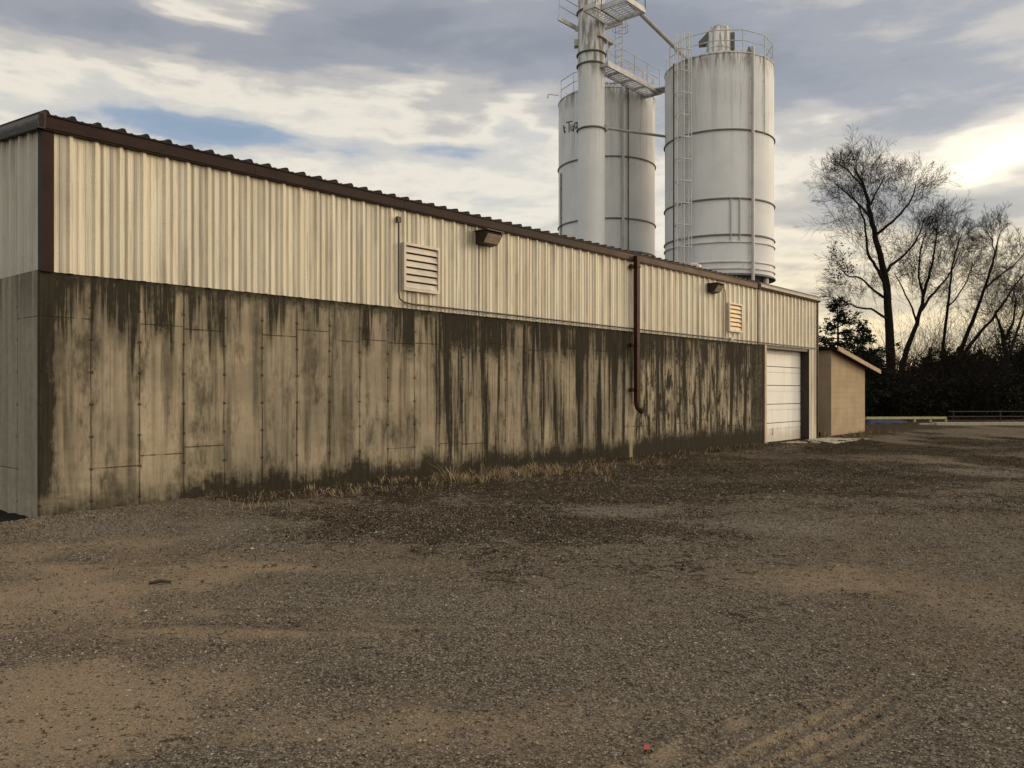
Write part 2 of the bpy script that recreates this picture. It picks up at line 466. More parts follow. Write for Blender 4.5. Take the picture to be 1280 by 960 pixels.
def masks(x, y):
    u, m = wallcoords(x, y)
    sand = np.maximum.reduce([ell(x, y, 60, 760, 230, 60, 1) * .9, ell(x, y, 20, 900, 200, 60, 2), ell(x, y, 500, 925, 420, 45, 51) * .62, ell(x, y, 120, 690, 160, 20, 52) * .6, ell(x, y, 330, 712, 230, 9, 3) * .8,
        ell(x, y, 300, 795, 260, 10, 4) * .75, ell(x, y, 200, 880, 150, 50, 5) * .6, track(x, y), ell(x, y, 1000, 730, 160, 22, 7) * .55,
        ell(x, y, 1230, 770, 110, 60, 8) * .5, ell(x, y, 620, 930, 300, 60, 9) * .45, ell(x, y, 1190, 575, 200, 9, 10) * .5, ell(x, y, 1000, 552, 60, 4, 11) * .7])
    weedy = np.maximum.reduce([ell(x, y, 560, 655, 240, 26, 11), ell(x, y, 680, 640, 330, 62, 55) * .62, ell(x, y, 1000, 600, 330, 40, 56) * .6, ell(x, y, 760, 668, 180, 20, 12), ell(x, y, 900, 612, 260, 12, 13), ell(x, y, 430, 612, 230, 14, 14) * .9,
        ell(x, y, 1090, 618, 60, 6, 15), ell(x, y, 1180, 597, 130, 6, 16), ell(x, y, 850, 588, 240, 8, 17), ell(x, y, 640, 612, 130, 12, 28) * .8,
        ell(x, y, 1150, 560, 190, 8, 18) * .8, ell(x, y, 1220, 642, 110, 9, 19) * .5, sst(1.5, .2, m + (fbm(x, y, 77) - .5) * 1.2) * (u > 2.2) * .9,
        sst(13, 16, y) * sst(.42, .6, fbm(x * .8, y * .3, 91)) * .9])
    weedy = np.clip(weedy, 0, 1)
    pale = np.maximum.reduce([ell(x, y, 765, 640, 85, 9, 20), ell(x, y, 1000, 665, 160, 14, 21), ell(x, y, 1240, 590, 80, 7, 22), ell(x, y, 150, 665, 200, 22, 23) * .9,
        ell(x, y, 560, 760, 330, 40, 24) * .6, ell(x, y, 850, 830, 300, 60, 25) * .5, ell(x, y, 1225, 540, 60, 3, 26) * .7])
    hollow_dark = sst(.12, .5, -(m)) * 0 + sst(.75, .25, u) * (m < .9) * (y > 6) * sst(.05, .25, (-(x + 6.85) * .8 + (y - 7.45) * .6))  # darker ground in the hollow behind the berm
    weedy = weedy * (1 - pale * .8); sand = sand * (1 - weedy)
    return sand, weedy, np.clip(pale, 0, 1), hollow_dark

def axis(fine0, fine1, st, lo, hi, gr=1.13):
    v = list(np.arange(fine0, fine1, st)); s = st; q = v[-1]
    while q < hi: s *= gr; q += s; v.append(q)
    s = st; q = v[0]; pre = []
    while q > lo: s *= gr; q -= s; pre.append(q)
    return np.array(pre[::-1] + v)
def build_ground():
    xs = axis(-7.5, 7.5, .045, -500, 500, 1.1); ys = axis(2.4, 13., .045, -500, 700, 1.1)
    nx, ny = len(xs), len(ys)
    Xg, Yg = np.meshgrid(xs, ys); x = Xg.ravel(); y = Yg.ravel()
    z = ground_z(x, y)
    i = np.arange(nx * ny).reshape(ny, nx)
    f = np.stack([i[:-1, :-1], i[:-1, 1:], i[1:, 1:], i[1:, :-1]], -1).reshape(-1, 4)
    m, g, b, P = newmat('gravel_dirt', .95, 0, .02)
    at_ = g.n('ShaderNodeAttribute', attribute_name='cover')
    sand, weedy, pale = g.sep(at_.outputs['Color']); hollow_dark = X(m.node_tree, at_.outputs['Alpha'])
    n1 = g.noise(P, .9, 6, .6); n2 = g.noise(P, 6., 6, .65); n3 = g.noise(P, 45., 4, .7); n4 = g.noise(P, 17., 5, .7)
    vcol = g.n('ShaderNodeTexVoronoi'); g.L(P, vcol.inputs['Vector']); vcol.inputs['Scale'].default_value = 52.
    vd = X(m.node_tree, vcol.outputs['Distance']); vr = g.sep(vcol.outputs['Color'])[0]
    v2 = g.n('ShaderNodeTexVoronoi'); g.L(P, v2.inputs['Vector']); v2.inputs['Scale'].default_value = 120.
    vr2 = g.sep(v2.outputs['Color'])[0]; vd2 = X(m.node_tree, v2.outputs['Distance'])
    c = g.mix(n1.ss(.35, .65), (.185, .150, .108), (.125, .104, .079))
    c = g.mix(n2.ss(.4, .7) * .6, c, (.07, .057, .042))
    c = g.mix(vr.ss(.55, .95) * .6, c, (.29, .245, .18))
    c = g.mix(vr.ss(.4, .1) * .65, c, (.075, .06, .045))
    c = g.mix(vr2.ss(.6, 1.) * .5, c, (.30, .252, .185))
    c = g.mix(vd.ss(.38, .75) * .55, c, (.05, .039, .027))
    c = g.mix(vr2.ss(.35, .0) * .5, c, (.06, .047, .036))
    rd = g.noise(P, .5, 4).ss(.45, .65)
    c = g.mix(rd * .3, c, (.17, .105, .065))
    pl = (pale * .8 + (n2 - .5) * .9 + (n4 - .5) * .9).ss(.3, .85)
    c = g.mix(pl * .42, c, g.mix(vr * .6 + n4 * .4, (.12, .105, .085), (.36, .32, .26)))
    sd = (sand * .85 + (n2 - .5) * 1.0 + (n1 - .5) * .7 + (n3 - .5) * .5).ss(.1, .72)
    c = g.mix(sd * .8, c, g.mix(n3.ss(.3, .7) * .6 + vr2 * .4, (.33, .24, .155), (.185, .142, .098)))
    wd = (weedy * .95 + (n2 - .5) * 1.5 + (n4 - .5) * 2.1 + (n3 - .5) * .9).ss(.3, .62)
    c = g.mix(wd * .88, c, g.mix(n3.ss(.35, .65) * .6 + n2.ss(.4, .7) * .4, (.024, .019, .012), (.085, .062, .039)))
    c = g.mix(hollow_dark, c, (.028, .024, .02))
    g.L(c, b.inputs['Base Color'])
    hgt = (1. - vd * 1.6) * .5 * (1. - sd * .6) + (1. - vd2 * 1.6) * .22 + n3 * .35 + n2 * 1.2
    bump(g, b, hgt + n4 * wd * 2.5, .028, 1.)
    o = np_mesh('ground', np.stack([x, y, z], 1), f, m, smooth=True); o['kind'] = 'structure'
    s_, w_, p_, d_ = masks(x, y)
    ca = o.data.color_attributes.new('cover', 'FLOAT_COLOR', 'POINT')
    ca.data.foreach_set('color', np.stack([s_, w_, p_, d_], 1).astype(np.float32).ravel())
build_ground()

rng = np.random.default_rng(5)
def frustum_points(n, y0, y1, margin=1.0):
    y = np.sqrt(rng.uniform(y0 * y0, y1 * y1, n)); x = rng.uniform(-1, 1, n) * (.66 * y + margin)
    u, m = wallcoords(x, y); k = (m > .02) | (u < 0)
    return x[k], y[k]
def build_gravel():
    P = [frustum_points(150000, 2.7, 6.), frustum_points(115000, 6., 11.), frustum_points(60000, 11., 18.)]
    sz = [(.0035, .0085), (.005, .0105), (.007, .0145)]
    V = []; Fc = []; off = 0; mi = []
    octv = np.array([[1, 0, 0], [-1, 0, 0], [0, 1, 0], [0, -1, 0], [0, 0, 1], [0, 0, -1]], float)
    octf = np.array([[0, 2, 4], [2, 1, 4], [1, 3, 4], [3, 0, 4], [2, 0, 5], [1, 2, 5], [3, 1, 5], [0, 3, 5]])
    for (x, y), (a, b_) in zip(P, sz):
        s_, w_, p_, d_ = masks(x, y)
        keep = rng.uniform(0, 1, len(x)) < (.85 - .72 * s_ - .35 * w_ + .2 * p_ ) * (.35 + 1.1 * fbm(x * 1.1, y * 1.1, 61))
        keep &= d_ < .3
        x, y = x[keep], y[keep]; n = len(x)
        r = a + (b_ - a) * rng.power(.45, n) + (rng.uniform(0, 1, n) > .992) * b_ * rng.uniform(.3, 1.1, n)
        th = rng.uniform(0, 6.283, n)
        jit = octv[None] * r[:, None, None] * rng.uniform(.65, 1.35, (n, 6, 1)) + rng.normal(0, .18, (n, 6, 3)) * r[:, None, None]
        jit[:, :, 2] *= .62
        c, s = np.cos(th)[:, None], np.sin(th)[:, None]
        px = jit[:, :, 0] * c - jit[:, :, 1] * s + x[:, None]; py = jit[:, :, 0] * s + jit[:, :, 1] * c + y[:, None]
        pz = jit[:, :, 2] + ground_z(x, y)[:, None] + (r * .25)[:, None]
        V.append(np.stack([px, py, pz], -1).reshape(-1, 3))
        Fc.append((octf[None] + (np.arange(n) * 6)[:, None, None] + off).reshape(-1, 3)); off += n * 6
        mi.append(np.repeat(rng.choice(4, n, p=[.40, .34, .225, .035]), 8))
    cols = [(.24, .20, .148), (.15, .126, .095), (.06, .05, .038), (.38, .33, .26)]
    mats = [simple('gravel_stone', c, .3, 30., .9, spec=.06) for c in cols]
    o = np_mesh('gravel', np.concatenate(V), np.concatenate(Fc), mats)
    o.data.polygons.foreach_set('material_index', np.concatenate(mi).astype(np.int32))
    o['kind'] = 'stuff'; tag(o, 'loose grey and tan gravel scattered over the dirt yard', 'gravel')
build_gravel()

def blades(x, y, h, lean, wid, seed=1):
    r = np.random.default_rng(seed); n = len(x)
    th = r.uniform(0, 6.283, n); wa = r.uniform(0, 6.283, n)
    z0 = ground_z(x, y) - .01
    dx, dy = np.cos(th) * lean * h, np.sin(th) * lean * h
    wx, wy = np.cos(wa) * wid / 2, np.sin(wa) * wid / 2
    v = np.empty((n, 5, 3))
    v[:, 0] = np.stack([x - wx, y - wy, z0], 1); v[:, 1] = np.stack([x + wx, y + wy, z0], 1)
    v[:, 2] = np.stack([x + dx * .35 + wx * .8, y + dy * .35 + wy * .8, z0 + h * .62], 1)
    v[:, 3] = np.stack([x + dx * .35 - wx * .8, y + dy * .35 - wy * .8, z0 + h * .62], 1)
    v[:, 4] = np.stack([x + dx, y + dy, z0 + h], 1)
    b = (np.arange(n) * 5)[:, None]
    f = np.concatenate([np.stack([b[:, 0], b[:, 0] + 1, b[:, 0] + 2], 1), np.stack([b[:, 0], b[:, 0] + 2, b[:, 0] + 3], 1), np.stack([b[:, 0] + 3, b[:, 0] + 2, b[:, 0] + 4], 1)])
    return v.reshape(-1, 3), f
def build_grass():
    r = np.random.default_rng(11)
    X_, Y_, H_, LN = [], [], [], []
    def tuft(cx, cy, rad, n, h, lean):
        q = rad * np.sqrt(r.uniform(0, 1, n)); a = r.uniform(0, 6.283, n)
        X_.append(cx + q * np.cos(a)); Y_.append(cy + q * np.sin(a)); H_.append(h * r.uniform(.4, 1.1, n)); LN.append(r.uniform(.1, lean, n))
    # pale tufts picked out along the foot of the wall
    for (px, py, w, n, h) in [(570, 606, .2, 420, .32), (598, 602, .4, 280, .2), (625, 598, .5, 420, .26), (655, 596, .45, 380, .24), (690, 592, .5, 160, .2), (425, 622, .25, 120, .17),
                              (500, 604, .3, 130, .16), (325, 640, .25, 110, .14), (255, 628, .25, 120, .11), (740, 592, .3, 100, .22), (764, 596, .2, 60, .16), (810, 588, .4, 90, .2), (700, 604, .5, 120, .14),
                              (465, 612, .2, 60, .12), (380, 624, .2, 60, .1), (1010, 556, .5, 90, .14), (1060, 545, .8, 260, .22), (1045, 549, .6, 160, .25), (1090, 541, .6, 120, .2), (850, 581, .5, 80, .15)]:
        gx, gy = gpos(px, py, -.03 if px < 800 else -.14); [tuft(gx + r.normal(0, w * .8), gy + r.normal(0, w * .45), r.uniform(.04, .13), int(n * r.uniform(.05, .16)), h * r.uniform(.35, 1.15), 1.1) for _ in range(9)]
    n = 480
    for _ in range(n):
        u = r.uniform(2.2, 21); m = abs(r.normal(0, .9)) + .05
        cx, cy = COR + DV * u + MV * m; tuft(cx, cy, r.uniform(.03, .12), r.integers(4, 12), r.uniform(.04, .13), .9)
    for _ in range(2600):
        y = math.sqrt(r.uniform(9.2 ** 2, 42 ** 2)); x = r.uniform(-.66, .68) * y
        u, m = wallcoords(x, y)
        if m < .05 and u < 25.5: continue
        w = masks(np.array([x]), np.array([y]))[1][0]
        if r.uniform() > w * .9: continue
        tuft(x, y, r.uniform(.05, .25), r.integers(4, 12), r.uniform(.025, .075), 1.4)
    x = np.concatenate(X_); y = np.concatenate(Y_); h = np.concatenate(H_); ln = np.concatenate(LN)
    wid = np.where(y > 12, .010, .006) * r.uniform(.7, 1.4, len(x))
    v, f = blades(x, y, h, ln, wid)
    cols = [(.40, .315, .19), (.21, .156, .095), (.09, .066, .041)]
    mats = [simple('dry_grass_blade', c, .3, 5., .8, spec=.05) for c in cols]
    o = np_mesh('dead_grass', v, f, mats)
    pick = r.choice(3, len(x), p=[.38, .36, .26]); pick = np.where(h > .12, np.minimum(pick, 1), pick); pick = np.where((h < .08) & (pick == 0), 2, pick)
    o.data.polygons.foreach_set('material_index', np.tile(pick, 3).astype(np.int32))
    o['kind'] = 'stuff'; tag(o, 'dry straw coloured grass and weeds along the concrete wall and yard', 'dead grass')
    # flat dark weed litter in the mossy patches
    xs, ys = frustum_points(230000, 6.8, 30.); w = masks(xs, ys)[1]
    k = r.uniform(0, 1, len(xs)) < w * (.12 + 1.3 * sst(.45, .62, fbm(xs * 3.2, ys * 3.2, 88))); xs, ys = xs[k], ys[k]
    v, f = blades(xs, ys, r.uniform(.01, .045, len(xs)), r.uniform(.6, 2.4, len(xs)), r.uniform(.006, .018, len(xs)), 4)
    mats = [simple('weed_litter', c, .4, 9., .9, spec=.02) for c in [(.022, .017, .011), (.05, .037, .022), (.11, .08, .047)]]
    o = np_mesh('weeds', v, f, mats)
    o.data.polygons.foreach_set('material_index', np.tile(r.choice(3, len(xs), p=[.5, .33, .17]), 3).astype(np.int32))
    o['kind'] = 'stuff'; tag(o, 'low dark brown weeds and moss matting the gravel', 'weeds')
build_grass()

# ------------------------------------------------------------------ the metal building
ULEN, DEP = 25.2, 5.0
UJ, UD0, UD1, ZE = 20.25, 20.93, 24.46, 4.66      # section joint, door opening, underside of eave trim
SL = 1 / 12.
root = thing('metal_building', 'long low building with cream metal siding above a stained concrete wall', 'building', (COR[0], COR[1], 0), TH)
B = MB()
B.box(0, 0, -.6, .2, DEP, ZC)                       # gable end
B.box(.2, 0, -.6, UD0 - .12, .2, ZC)                # long wall
B.box(.2, DEP - .2, -.6, ULEN, DEP, ZC)
B.build('concrete_wall', M['concrete'], root)
B = MB(); B.box(ULEN - .2, .06, -.6, ULEN - .02, DEP - .2, ZE + .1)
B.box(.06, .06, ZC - .2 + .21, UJ, .12, ZE + .1); B.box(UJ, .06, ZC + .01, ULEN - .2, .12, ZE + .1); B.box(.06, .12, ZC + .01, .12, DEP - .06, ZE + .1)
B.box(.12, DEP - .12, ZC + .01, ULEN - .2, DEP - .06, ZE + .4)
B.box(UD1 + .02, .06, -.6, ULEN - .2, .12, ZC + .01)
B.build('inner_wall', M['dark'], root)

def rib_profile(a0, a1, h=.040, pitch=.3048, ph=.05):
    pts = []
    k0 = int((a0 - ph) / pitch) - 1
    k = k0
    while ph + k * pitch < a1 + pitch:
        c = ph + k * pitch
        pts += [(c - .045, 0), (c - .019, h), (c + .019, h), (c + .045, 0)]
        for q in (.105, .20):
            pts += [(c + q - .020, 0), (c + q - .010, .008), (c + q + .010, .008), (c + q + .020, 0)]
        k += 1
    out = [(a, o) for a, o in pts if a0 < a < a1]
    return [(a0, 0.)] + out + [(a1, 0.)]
def sheet(prof, z0f, z1f, axis_):
    vs = []; fs = []
    for a, o in prof:
        p = (a, -o) if axis_ == 'x' else (-o, a)
        vs += [(p[0], p[1], z0f(a)), (p[0], p[1], z1f(a))]
    n = len(prof)
    for i in range(n - 1):
        fs.append((2 * i, 2 * i + 2, 2 * i + 3, 2 * i + 1) if axis_ == 'x' else (2 * i, 2 * i + 1, 2 * i + 3, 2 * i + 2))
    return vs, fs
B = MB()
B.add(*sheet([(a, o + .0) for a, o in rib_profile(.15, UJ - .03)], lambda a: ZC - .015, lambda a: ZE + .03, 'x'))
for i in range(len(B.v)): B.v[i] = (B.v[i][0], B.v[i][1] - .012, B.v[i][2])
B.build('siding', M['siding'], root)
B = MB()
B.add(*sheet(rib_profile(UJ + .03, ULEN - .02), lambda a: ZC + .0, lambda a: ZE + .03, 'x'))
B.add(*sheet(rib_profile(UD1 + .01, ULEN - .02), lambda a: -.35, lambda a: ZC - .001, 'x'))
for i in range(len(B.v)): B.v[i] = (B.v[i][0], B.v[i][1] - .012, B.v[i][2])
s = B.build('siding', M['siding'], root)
B = MB(); B.add(*sheet(rib_profile(.1, DEP - .05), lambda a: ZC - .015, lambda a: ZE + .05 + a * SL, 'y'))
for i in range(len(B.v)): B.v[i] = (B.v[i][0] + .05, B.v[i][1], B.v[i][2])
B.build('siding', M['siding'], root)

# roof sheet: ribs run front to back and show as bumps above the eave trim
prof = rib_profile(-.03, UJ + .02, h=.045)
B = MB(); vs = []; fs = []
for a, o in prof:
    for (y, ) in ((-.115,), (DEP + .1,)):
        vs.append((a, y, ZE + .165 + o + (y + .115) * SL))
n = len(prof)
for i in range(n - 1): fs.append((2 * i, 2 * i + 2, 2 * i + 3, 2 * i + 1))
# underside lip so the sheet has an edge
o0 = len(vs)
for a, o in prof:
    for (y, ) in ((-.115,), (DEP + .1,)):
        vs.append((a, y, ZE + .145 + (y + .115) * SL))
for i in range(n - 1):
    fs.append((o0 + 2 * i, o0 + 2 * i + 1, o0 + 2 * i + 3, o0 + 2 * i + 2)); fs.append((2 * i, o0 + 2 * i, o0 + 2 * i + 2, 2 * i + 2))
B.add(vs, fs); B.build('roof', M['roofm'], root)
B = MB(); B.add([(UJ + .03, -.115, ZE + .195), (ULEN + .08, -.115, ZE + .175), (ULEN + .08, DEP + .1, ZE + .185 + DEP * SL), (UJ + .03, DEP + .1, ZE + .195 + DEP * SL),
                 (UJ + .03, -.115, ZE + .175), (ULEN + .08, -.115, ZE + .155), (ULEN + .08, DEP + .1, ZE + .165 + DEP * SL), (UJ + .03, DEP + .1, ZE + .175 + DEP * SL)],
        [(0, 1, 2, 3), (4, 7, 6, 5), (0, 4, 5, 1), (1, 5, 6, 2), (2, 6, 7, 3), (3, 7, 4, 0)])
B.build('roof', M['roofm'], root)
B = MB()
for k in range(7):   # trim comes in lengths
    a0 = -.02 + k * 2.9; a1 = min(a0 + 2.895, UJ + .0)
    B.box(a0, -.10, ZE, a1, -.015, ZE + .142)
    B.box(a0, -.085, ZE - .02, a1, -.02, ZE - .001)
B.build('eave_trim', M['brown'], root)
B = MB()
a0, a1 = UJ + .02, ULEN + .08
P0 = [(-.015, -.005), (-.10, -.005), (-.15, .05), (-.15, .12), (-.12, .17), (-.015, .17)]
vs = [(a0, y, ZE + z) for y, z in P0] + [(a1, y, ZE + z - .02) for y, z in P0]
fs = [tuple(range(6)), tuple(reversed(range(6, 12)))] + [(i, i + 6, (i + 1) % 6 + 6, (i + 1) % 6) for i in range(6)]
B.add(vs, fs); B.build('gutter', M['trim'], root)
# rake trim on the gable end (slanted face catches the sky)
B = MB()
P0 = [(-.015, -.02), (-.09, -.02), (-.11, .05), (-.11, .08), (-.06, .185), (-.0, .19)]
y0, y1 = -.12, DEP + .1
P0 = [(x_ + .05, z) for x_, z in P0]
vs = [(x_, y0, ZE + z) for x_, z in P0] + [(x_, y1, ZE + z + (y1 - y0) * SL) for x_, z in P0]
fs = [tuple(range(6)), tuple(reversed(range(6, 12)))] + [(i, i + 6, (i + 1) % 6 + 6, (i + 1) % 6) for i in range(6)]
B.add(vs, fs); B.build('rake_trim', M['dkgrey'], root)
B = MB(); B.box(.025, -.05, ZC - .02, .049, .085, ZE + .02); B.box(.0495, -.05, ZC - .02, .158, -.001, ZE - .001)
B.box(-.03, -.125, ZE + .0, .02, -.101, ZE + .155)
B.build('corner_trim', M['brown'], root)
B = MB(); B.box(ULEN - .05, -.07, -.35, ULEN + .04, .1, ZE - .008); B.build('corner_trim', M['rust'], root)
B = MB(); B.box(UJ - .05, -.055, ZC - .03, UJ + .05, -.004, ZE - .001); B.box(UJ - .06, -.13, ZE + .0, UJ + .045, -.101, ZE + .17)
B.build('joint_trim', M['roofm'], root)

# louvers
def louver(u0, z0, mat_sl):
    w, h = .86, .83
    B = MB(); t = .045
    for (a, b_, c, d) in ((0, 0, w, t), (0, h - t, w, h), (0, t, t, h - t), (w - t, t, w, h - t)):
        B.box(u0 + a, -.105, z0 + b_, u0 + c, -.03, z0 + d)
    B.box(u0 + t, -.052, z0 + t, u0 + w - t, -.048, z0 + h - t)
    f = B.build('louver', M['louver'], root)
    Bd = MB(); Bd.box(u0 + t, -.056, z0 + t, u0 + w - t, -.053, z0 + h - t); Bd.build('backing', M['dark'], f)
    n = 6; p = (h - 2 * t) / n
    for k in range(n):
        Bs = MB(); zz = z0 + t + k * p
        Mx = Matrix.Translation((0, -.095, zz + .006))  @ Matrix.Rotation(R(-19), 4, 'X')
        Bs.box(u0 + t + .002, 0, 0, u0 + w - t - .002, .008, p * .84, Mx)
        Bs.build('slat', mat_sl, f)
louver(5.77, 3.255, M['louver'])
louver(18.22, 3.24, simple('sun_glow_slat', (.68, .49, .26), .3, 5., .5))  # orange sunlight on the slats put into their colour

# wall lamps (wedge shaped flood lamps)
def wall_lamp(u0, z0, w):
    P0 = [(-.035, .0), (-.035, .24), (-.30, .24), (-.34, .20), (-.20, .02)]
    B = MB(); n = len(P0)
    vs = [(u0, y, z0 + z) for y, z in P0] + [(u0 + w, y, z0 + z) for y, z in P0]
    B.add(vs, [tuple(reversed(range(n))), tuple(range(n, 2 * n))] + [(i, (i + 1) % n, (i + 1) % n + n, i + n) for i in range(n)])
    B.box(u0 - .02, -.36, z0 + .242, u0 + w + .02, -.03, z0 + .262)
    B.box(u0 + w * .35, -.034, z0 + .05, u0 + w * .65, -.01, z0 + .2)
    o = B.build('wall_lamp', M['lampbody'], root)
    Bl = MB(); Mx = Matrix.Translation((0, -.205, z0 + .03)) @ Matrix.Rotation(R(-37.9 + 0), 4, 'X')
    # lens lies on the slanted front
    a = Vector((-.34, .20)); b_ = Vector((-.20, .02)); nrm = Vector((-(a - b_).y, (a - b_).x)).normalized()
    if nrm.x > 0: nrm = -nrm
    q = [b_ + (a - b_) * .08, b_ + (a - b_) * .92]
    vs = []
    for uu in (u0 + .03, u0 + w - .03):
        for e in q:
            for s_ in (.0005, .012):
                p = e + nrm * s_; vs.append((uu, p.x, z0 + p.y))
    Bl.add(vs, [(0, 1, 3, 2), (4, 6, 7, 5), (1, 5, 7, 3), (0, 2, 6, 4), (0, 4, 5, 1), (2, 3, 7, 6)])
    Bl.build('lens', M['lens'], o)
wall_lamp(7.64, 4.30, .44)
wall_lamp(17.02, 4.24, .40)

# downspout with straps and elbow
B = MB()
B.box(13.12, -.20, 1.25, 13.24, -.10, ZE + .1)
B.tube([(13.18, -.15, 1.3), (13.18, -.15, 1.2), (13.19, -.17, 1.12), (13.22, -.22, 1.06), (13.24, -.29, 1.03)], [.062, .066, .066, .066, .07], 10)
ds = B.build('downspout', M['rust'], root)
for zz in (4.50, 2.62, 1.55):
    B = MB(); B.box(12.98, -.13, zz - .045, 13.119, -.055, zz + .045); B.box(13.1, -.215, zz - .02, 13.26, -.202, zz + .02); B.build('strap', M['rust'], ds)
# conduits
B = MB()
B.tube([(5.66, -.085, 4.42), (5.66, -.085, 3.22), (5.68, -.085, 3.10), (5.78, -.085, 3.05), (5.95, -.085, 3.03), (12., -.085, 3.02), (ULEN - .1, -.085, 3.02)], .016, 8)
B.box(5.62, -.11, 4.40, 5.70, -.05, 4.50)
B.build('conduit', M['galv'], root)
B = MB()
B.tube([(17.75, -.08, 4.5), (17.85, -.09, 4.48), (17.98, -.09, 4.36), (18.0, -.09, 4.1), (18.0, -.09, 3.05)], .014, 6)
B.box(17.66, -.11, 4.44, 17.8, -.05, 4.6)
B.build('conduit', M['galv'], root)
B = MB(); B.lathe((18.35, -.1), [(.05, 2.97), (.06, 3.0), (.05, 3.07)], 12); B.build('junction_box', M['door'], root)

# door bay
RC = .27
B = MB(); B.box(UD0 - .119, -.04, -.5, UD0, .0 + RC, ZC + .0); B.build('door_jamb', M['jamb'], root)
B = MB(); B.box(UD1 - .0, -.03, -.5, UD1 + .012, RC, ZC - .002); B.box(UD0 + .001, .0, ZC - .09, UD1 - .001, RC, ZC - .002); B.build('door_reveal', M['lampbody'], root)
dr = MB(); dr.box(UD0, RC + .045, -.5, UD1, RC + .06, ZC); dr = dr.build('garage_door', M['dkgrey'], root)
z = -.12; nsec = 5; hs = (ZC - .03 - z) / nsec
for k in range(nsec):
    B = MB(); zz = z + k * hs
    B.box(UD0 + .01, RC, zz + .012, UD1 - .01, RC + .04, zz + hs * .66)
    B.box(UD0 + .01, RC + .02, zz + hs * .66 + .001, UD1 - .01, RC + .04, zz + hs * .66 + .024)
    B.box(UD0 + .01, RC, zz + hs * .66 + .025, UD1 - .01, RC + .04, zz + hs - .012)
    B.build('door_panel', M['door'], dr)
B = MB(); B.tube([(UD0 + 1.1, RC - .005, .12), (UD0 + 1.1, RC - .04, .12), (UD0 + 1.1, RC - .04, .3), (UD0 + 1.1, RC - .005, .3)], .01, 6); B.build('handle', M['galv'], dr)
B = MB(); B.box(UD0 + .02, RC - .01, -.16, UD1 - .02, RC + .03, -.118); B.build('bottom_seal', M['dark'], dr)
# small dome vent on the roof
B = MB(); B.lathe((19.1, 1.5), [(.13, ZE + .3), (.13, ZE + .62), (.24, ZE + .62), (.22, ZE + .72), (.12, ZE + .79), (.01, ZE + .81)], 20); B.build('roof_vent', M['lens'], root)

B = MB(); bx = COR + DV * 20.9 
B.box(0, -1.55, -.05, 5.1, -.075, .035); B.box(3.5, -1.9, -.045, 6.4, -1.551, .02)
o = B.build('concrete_apron', M['slab'], None); o.location = (bx[0], bx[1], -.155); o.rotation_euler = (0, 0, TH)
tag(o, 'worn concrete apron slab in front of the white garage door', 'slab')

# ------------------------------------------------------------------ shed beyond the end wall
sc = np.array([11.98, 31.1])
shed = thing('shed', 'small tan block shed with a sloping roof beyond the far end of the building', 'shed', (sc[0], sc[1], -.15), TH)
w, dp, h0, h1 = 3.87, 3.2, 3.22, 2.62
B = MB(); B.add([(0, 0, -.4), (w, 0, -.4), (w, dp, -.4), (0, dp, -.4), (0, 0, h0), (w, 0, h1), (w, dp, h1), (0, dp, h0)],
                [(0, 3, 2, 1), (4, 5, 6, 7), (0, 1, 5, 4), (1, 2, 6, 5), (2, 3, 7, 6), (3, 0, 4, 7)]); B.build('wall', M['block'], shed)
sl = (h1 - h0) / w; e0, e1 = -.12, w + 1.05
B = MB(); zt = lambda a: h0 + sl * a
vs = [(a, y, zt(a) + k) for k in (.004, .09) for y in (-.28, dp + .28) for a in (e0, e1)]
B.add(vs, [(0, 2, 3, 1), (4, 5, 7, 6), (0, 1, 5, 4), (2, 6, 7, 3), (0, 4, 6, 2), (1, 3, 7, 5)]); rf = B.build('roof', M['roofm'], shed)
B = MB(); vs = [(a, y, zt(a) + k) for k in (-.05, .115) for y in (-.32, -.281) for a in (e0 - .02, e1 + .02)]
B.add(vs, [(0, 2, 3, 1), (4, 5, 7, 6), (0, 1, 5, 4), (2, 6, 7, 3), (0, 4, 6, 2), (1, 3, 7, 5)]); B.build('fascia', M['fascia'], rf)
B = MB(); B.box(-.03, .4, -.3, -.002, dp - .3, .12); B.build('dark_gap', M['dark'], shed)  # flat dark strip in place of the shadowed gap at the base

# ------------------------------------------------------------------ silos
RS = 2.6; ZB, ZT = 6.9, 17.16
def ang_point(c, ang, r):            # ang measured from the direction that faces the yard, + to the right
    f = Vector((-c[0], -c[1], 0)).normalized(); rt = Vector((-f.y, f.x, 0))
    v = f * math.cos(ang) + rt * math.sin(ang)
    return Vector((v.x * r, v.y * r, 0)), v
def guardrail(B, r, zb, n, skip=(), hgt=1.07, gap0=None):
    for k in range(n):
        a0 = 2 * math.pi * k / n + .2; a1 = 2 * math.pi * (k + 1) / n + .2
        p0 = Vector((r * math.cos(a0), r * math.sin(a0), zb)); p1 = Vector((r * math.cos(a1), r * math.sin(a1), zb))
        B.tube([p0, p0 + Vector((0, 0, hgt))], .026, 6)
        if k in skip: continue
        for h in (hgt, hgt * .55): B.tube([p0 + Vector((0, 0, h)), p1 + Vector((0, 0, h))], .023, 6)
        B.bar(p0 + Vector((0, 0, .06)), p1 + Vector((0, 0, .06)), .01, .1)
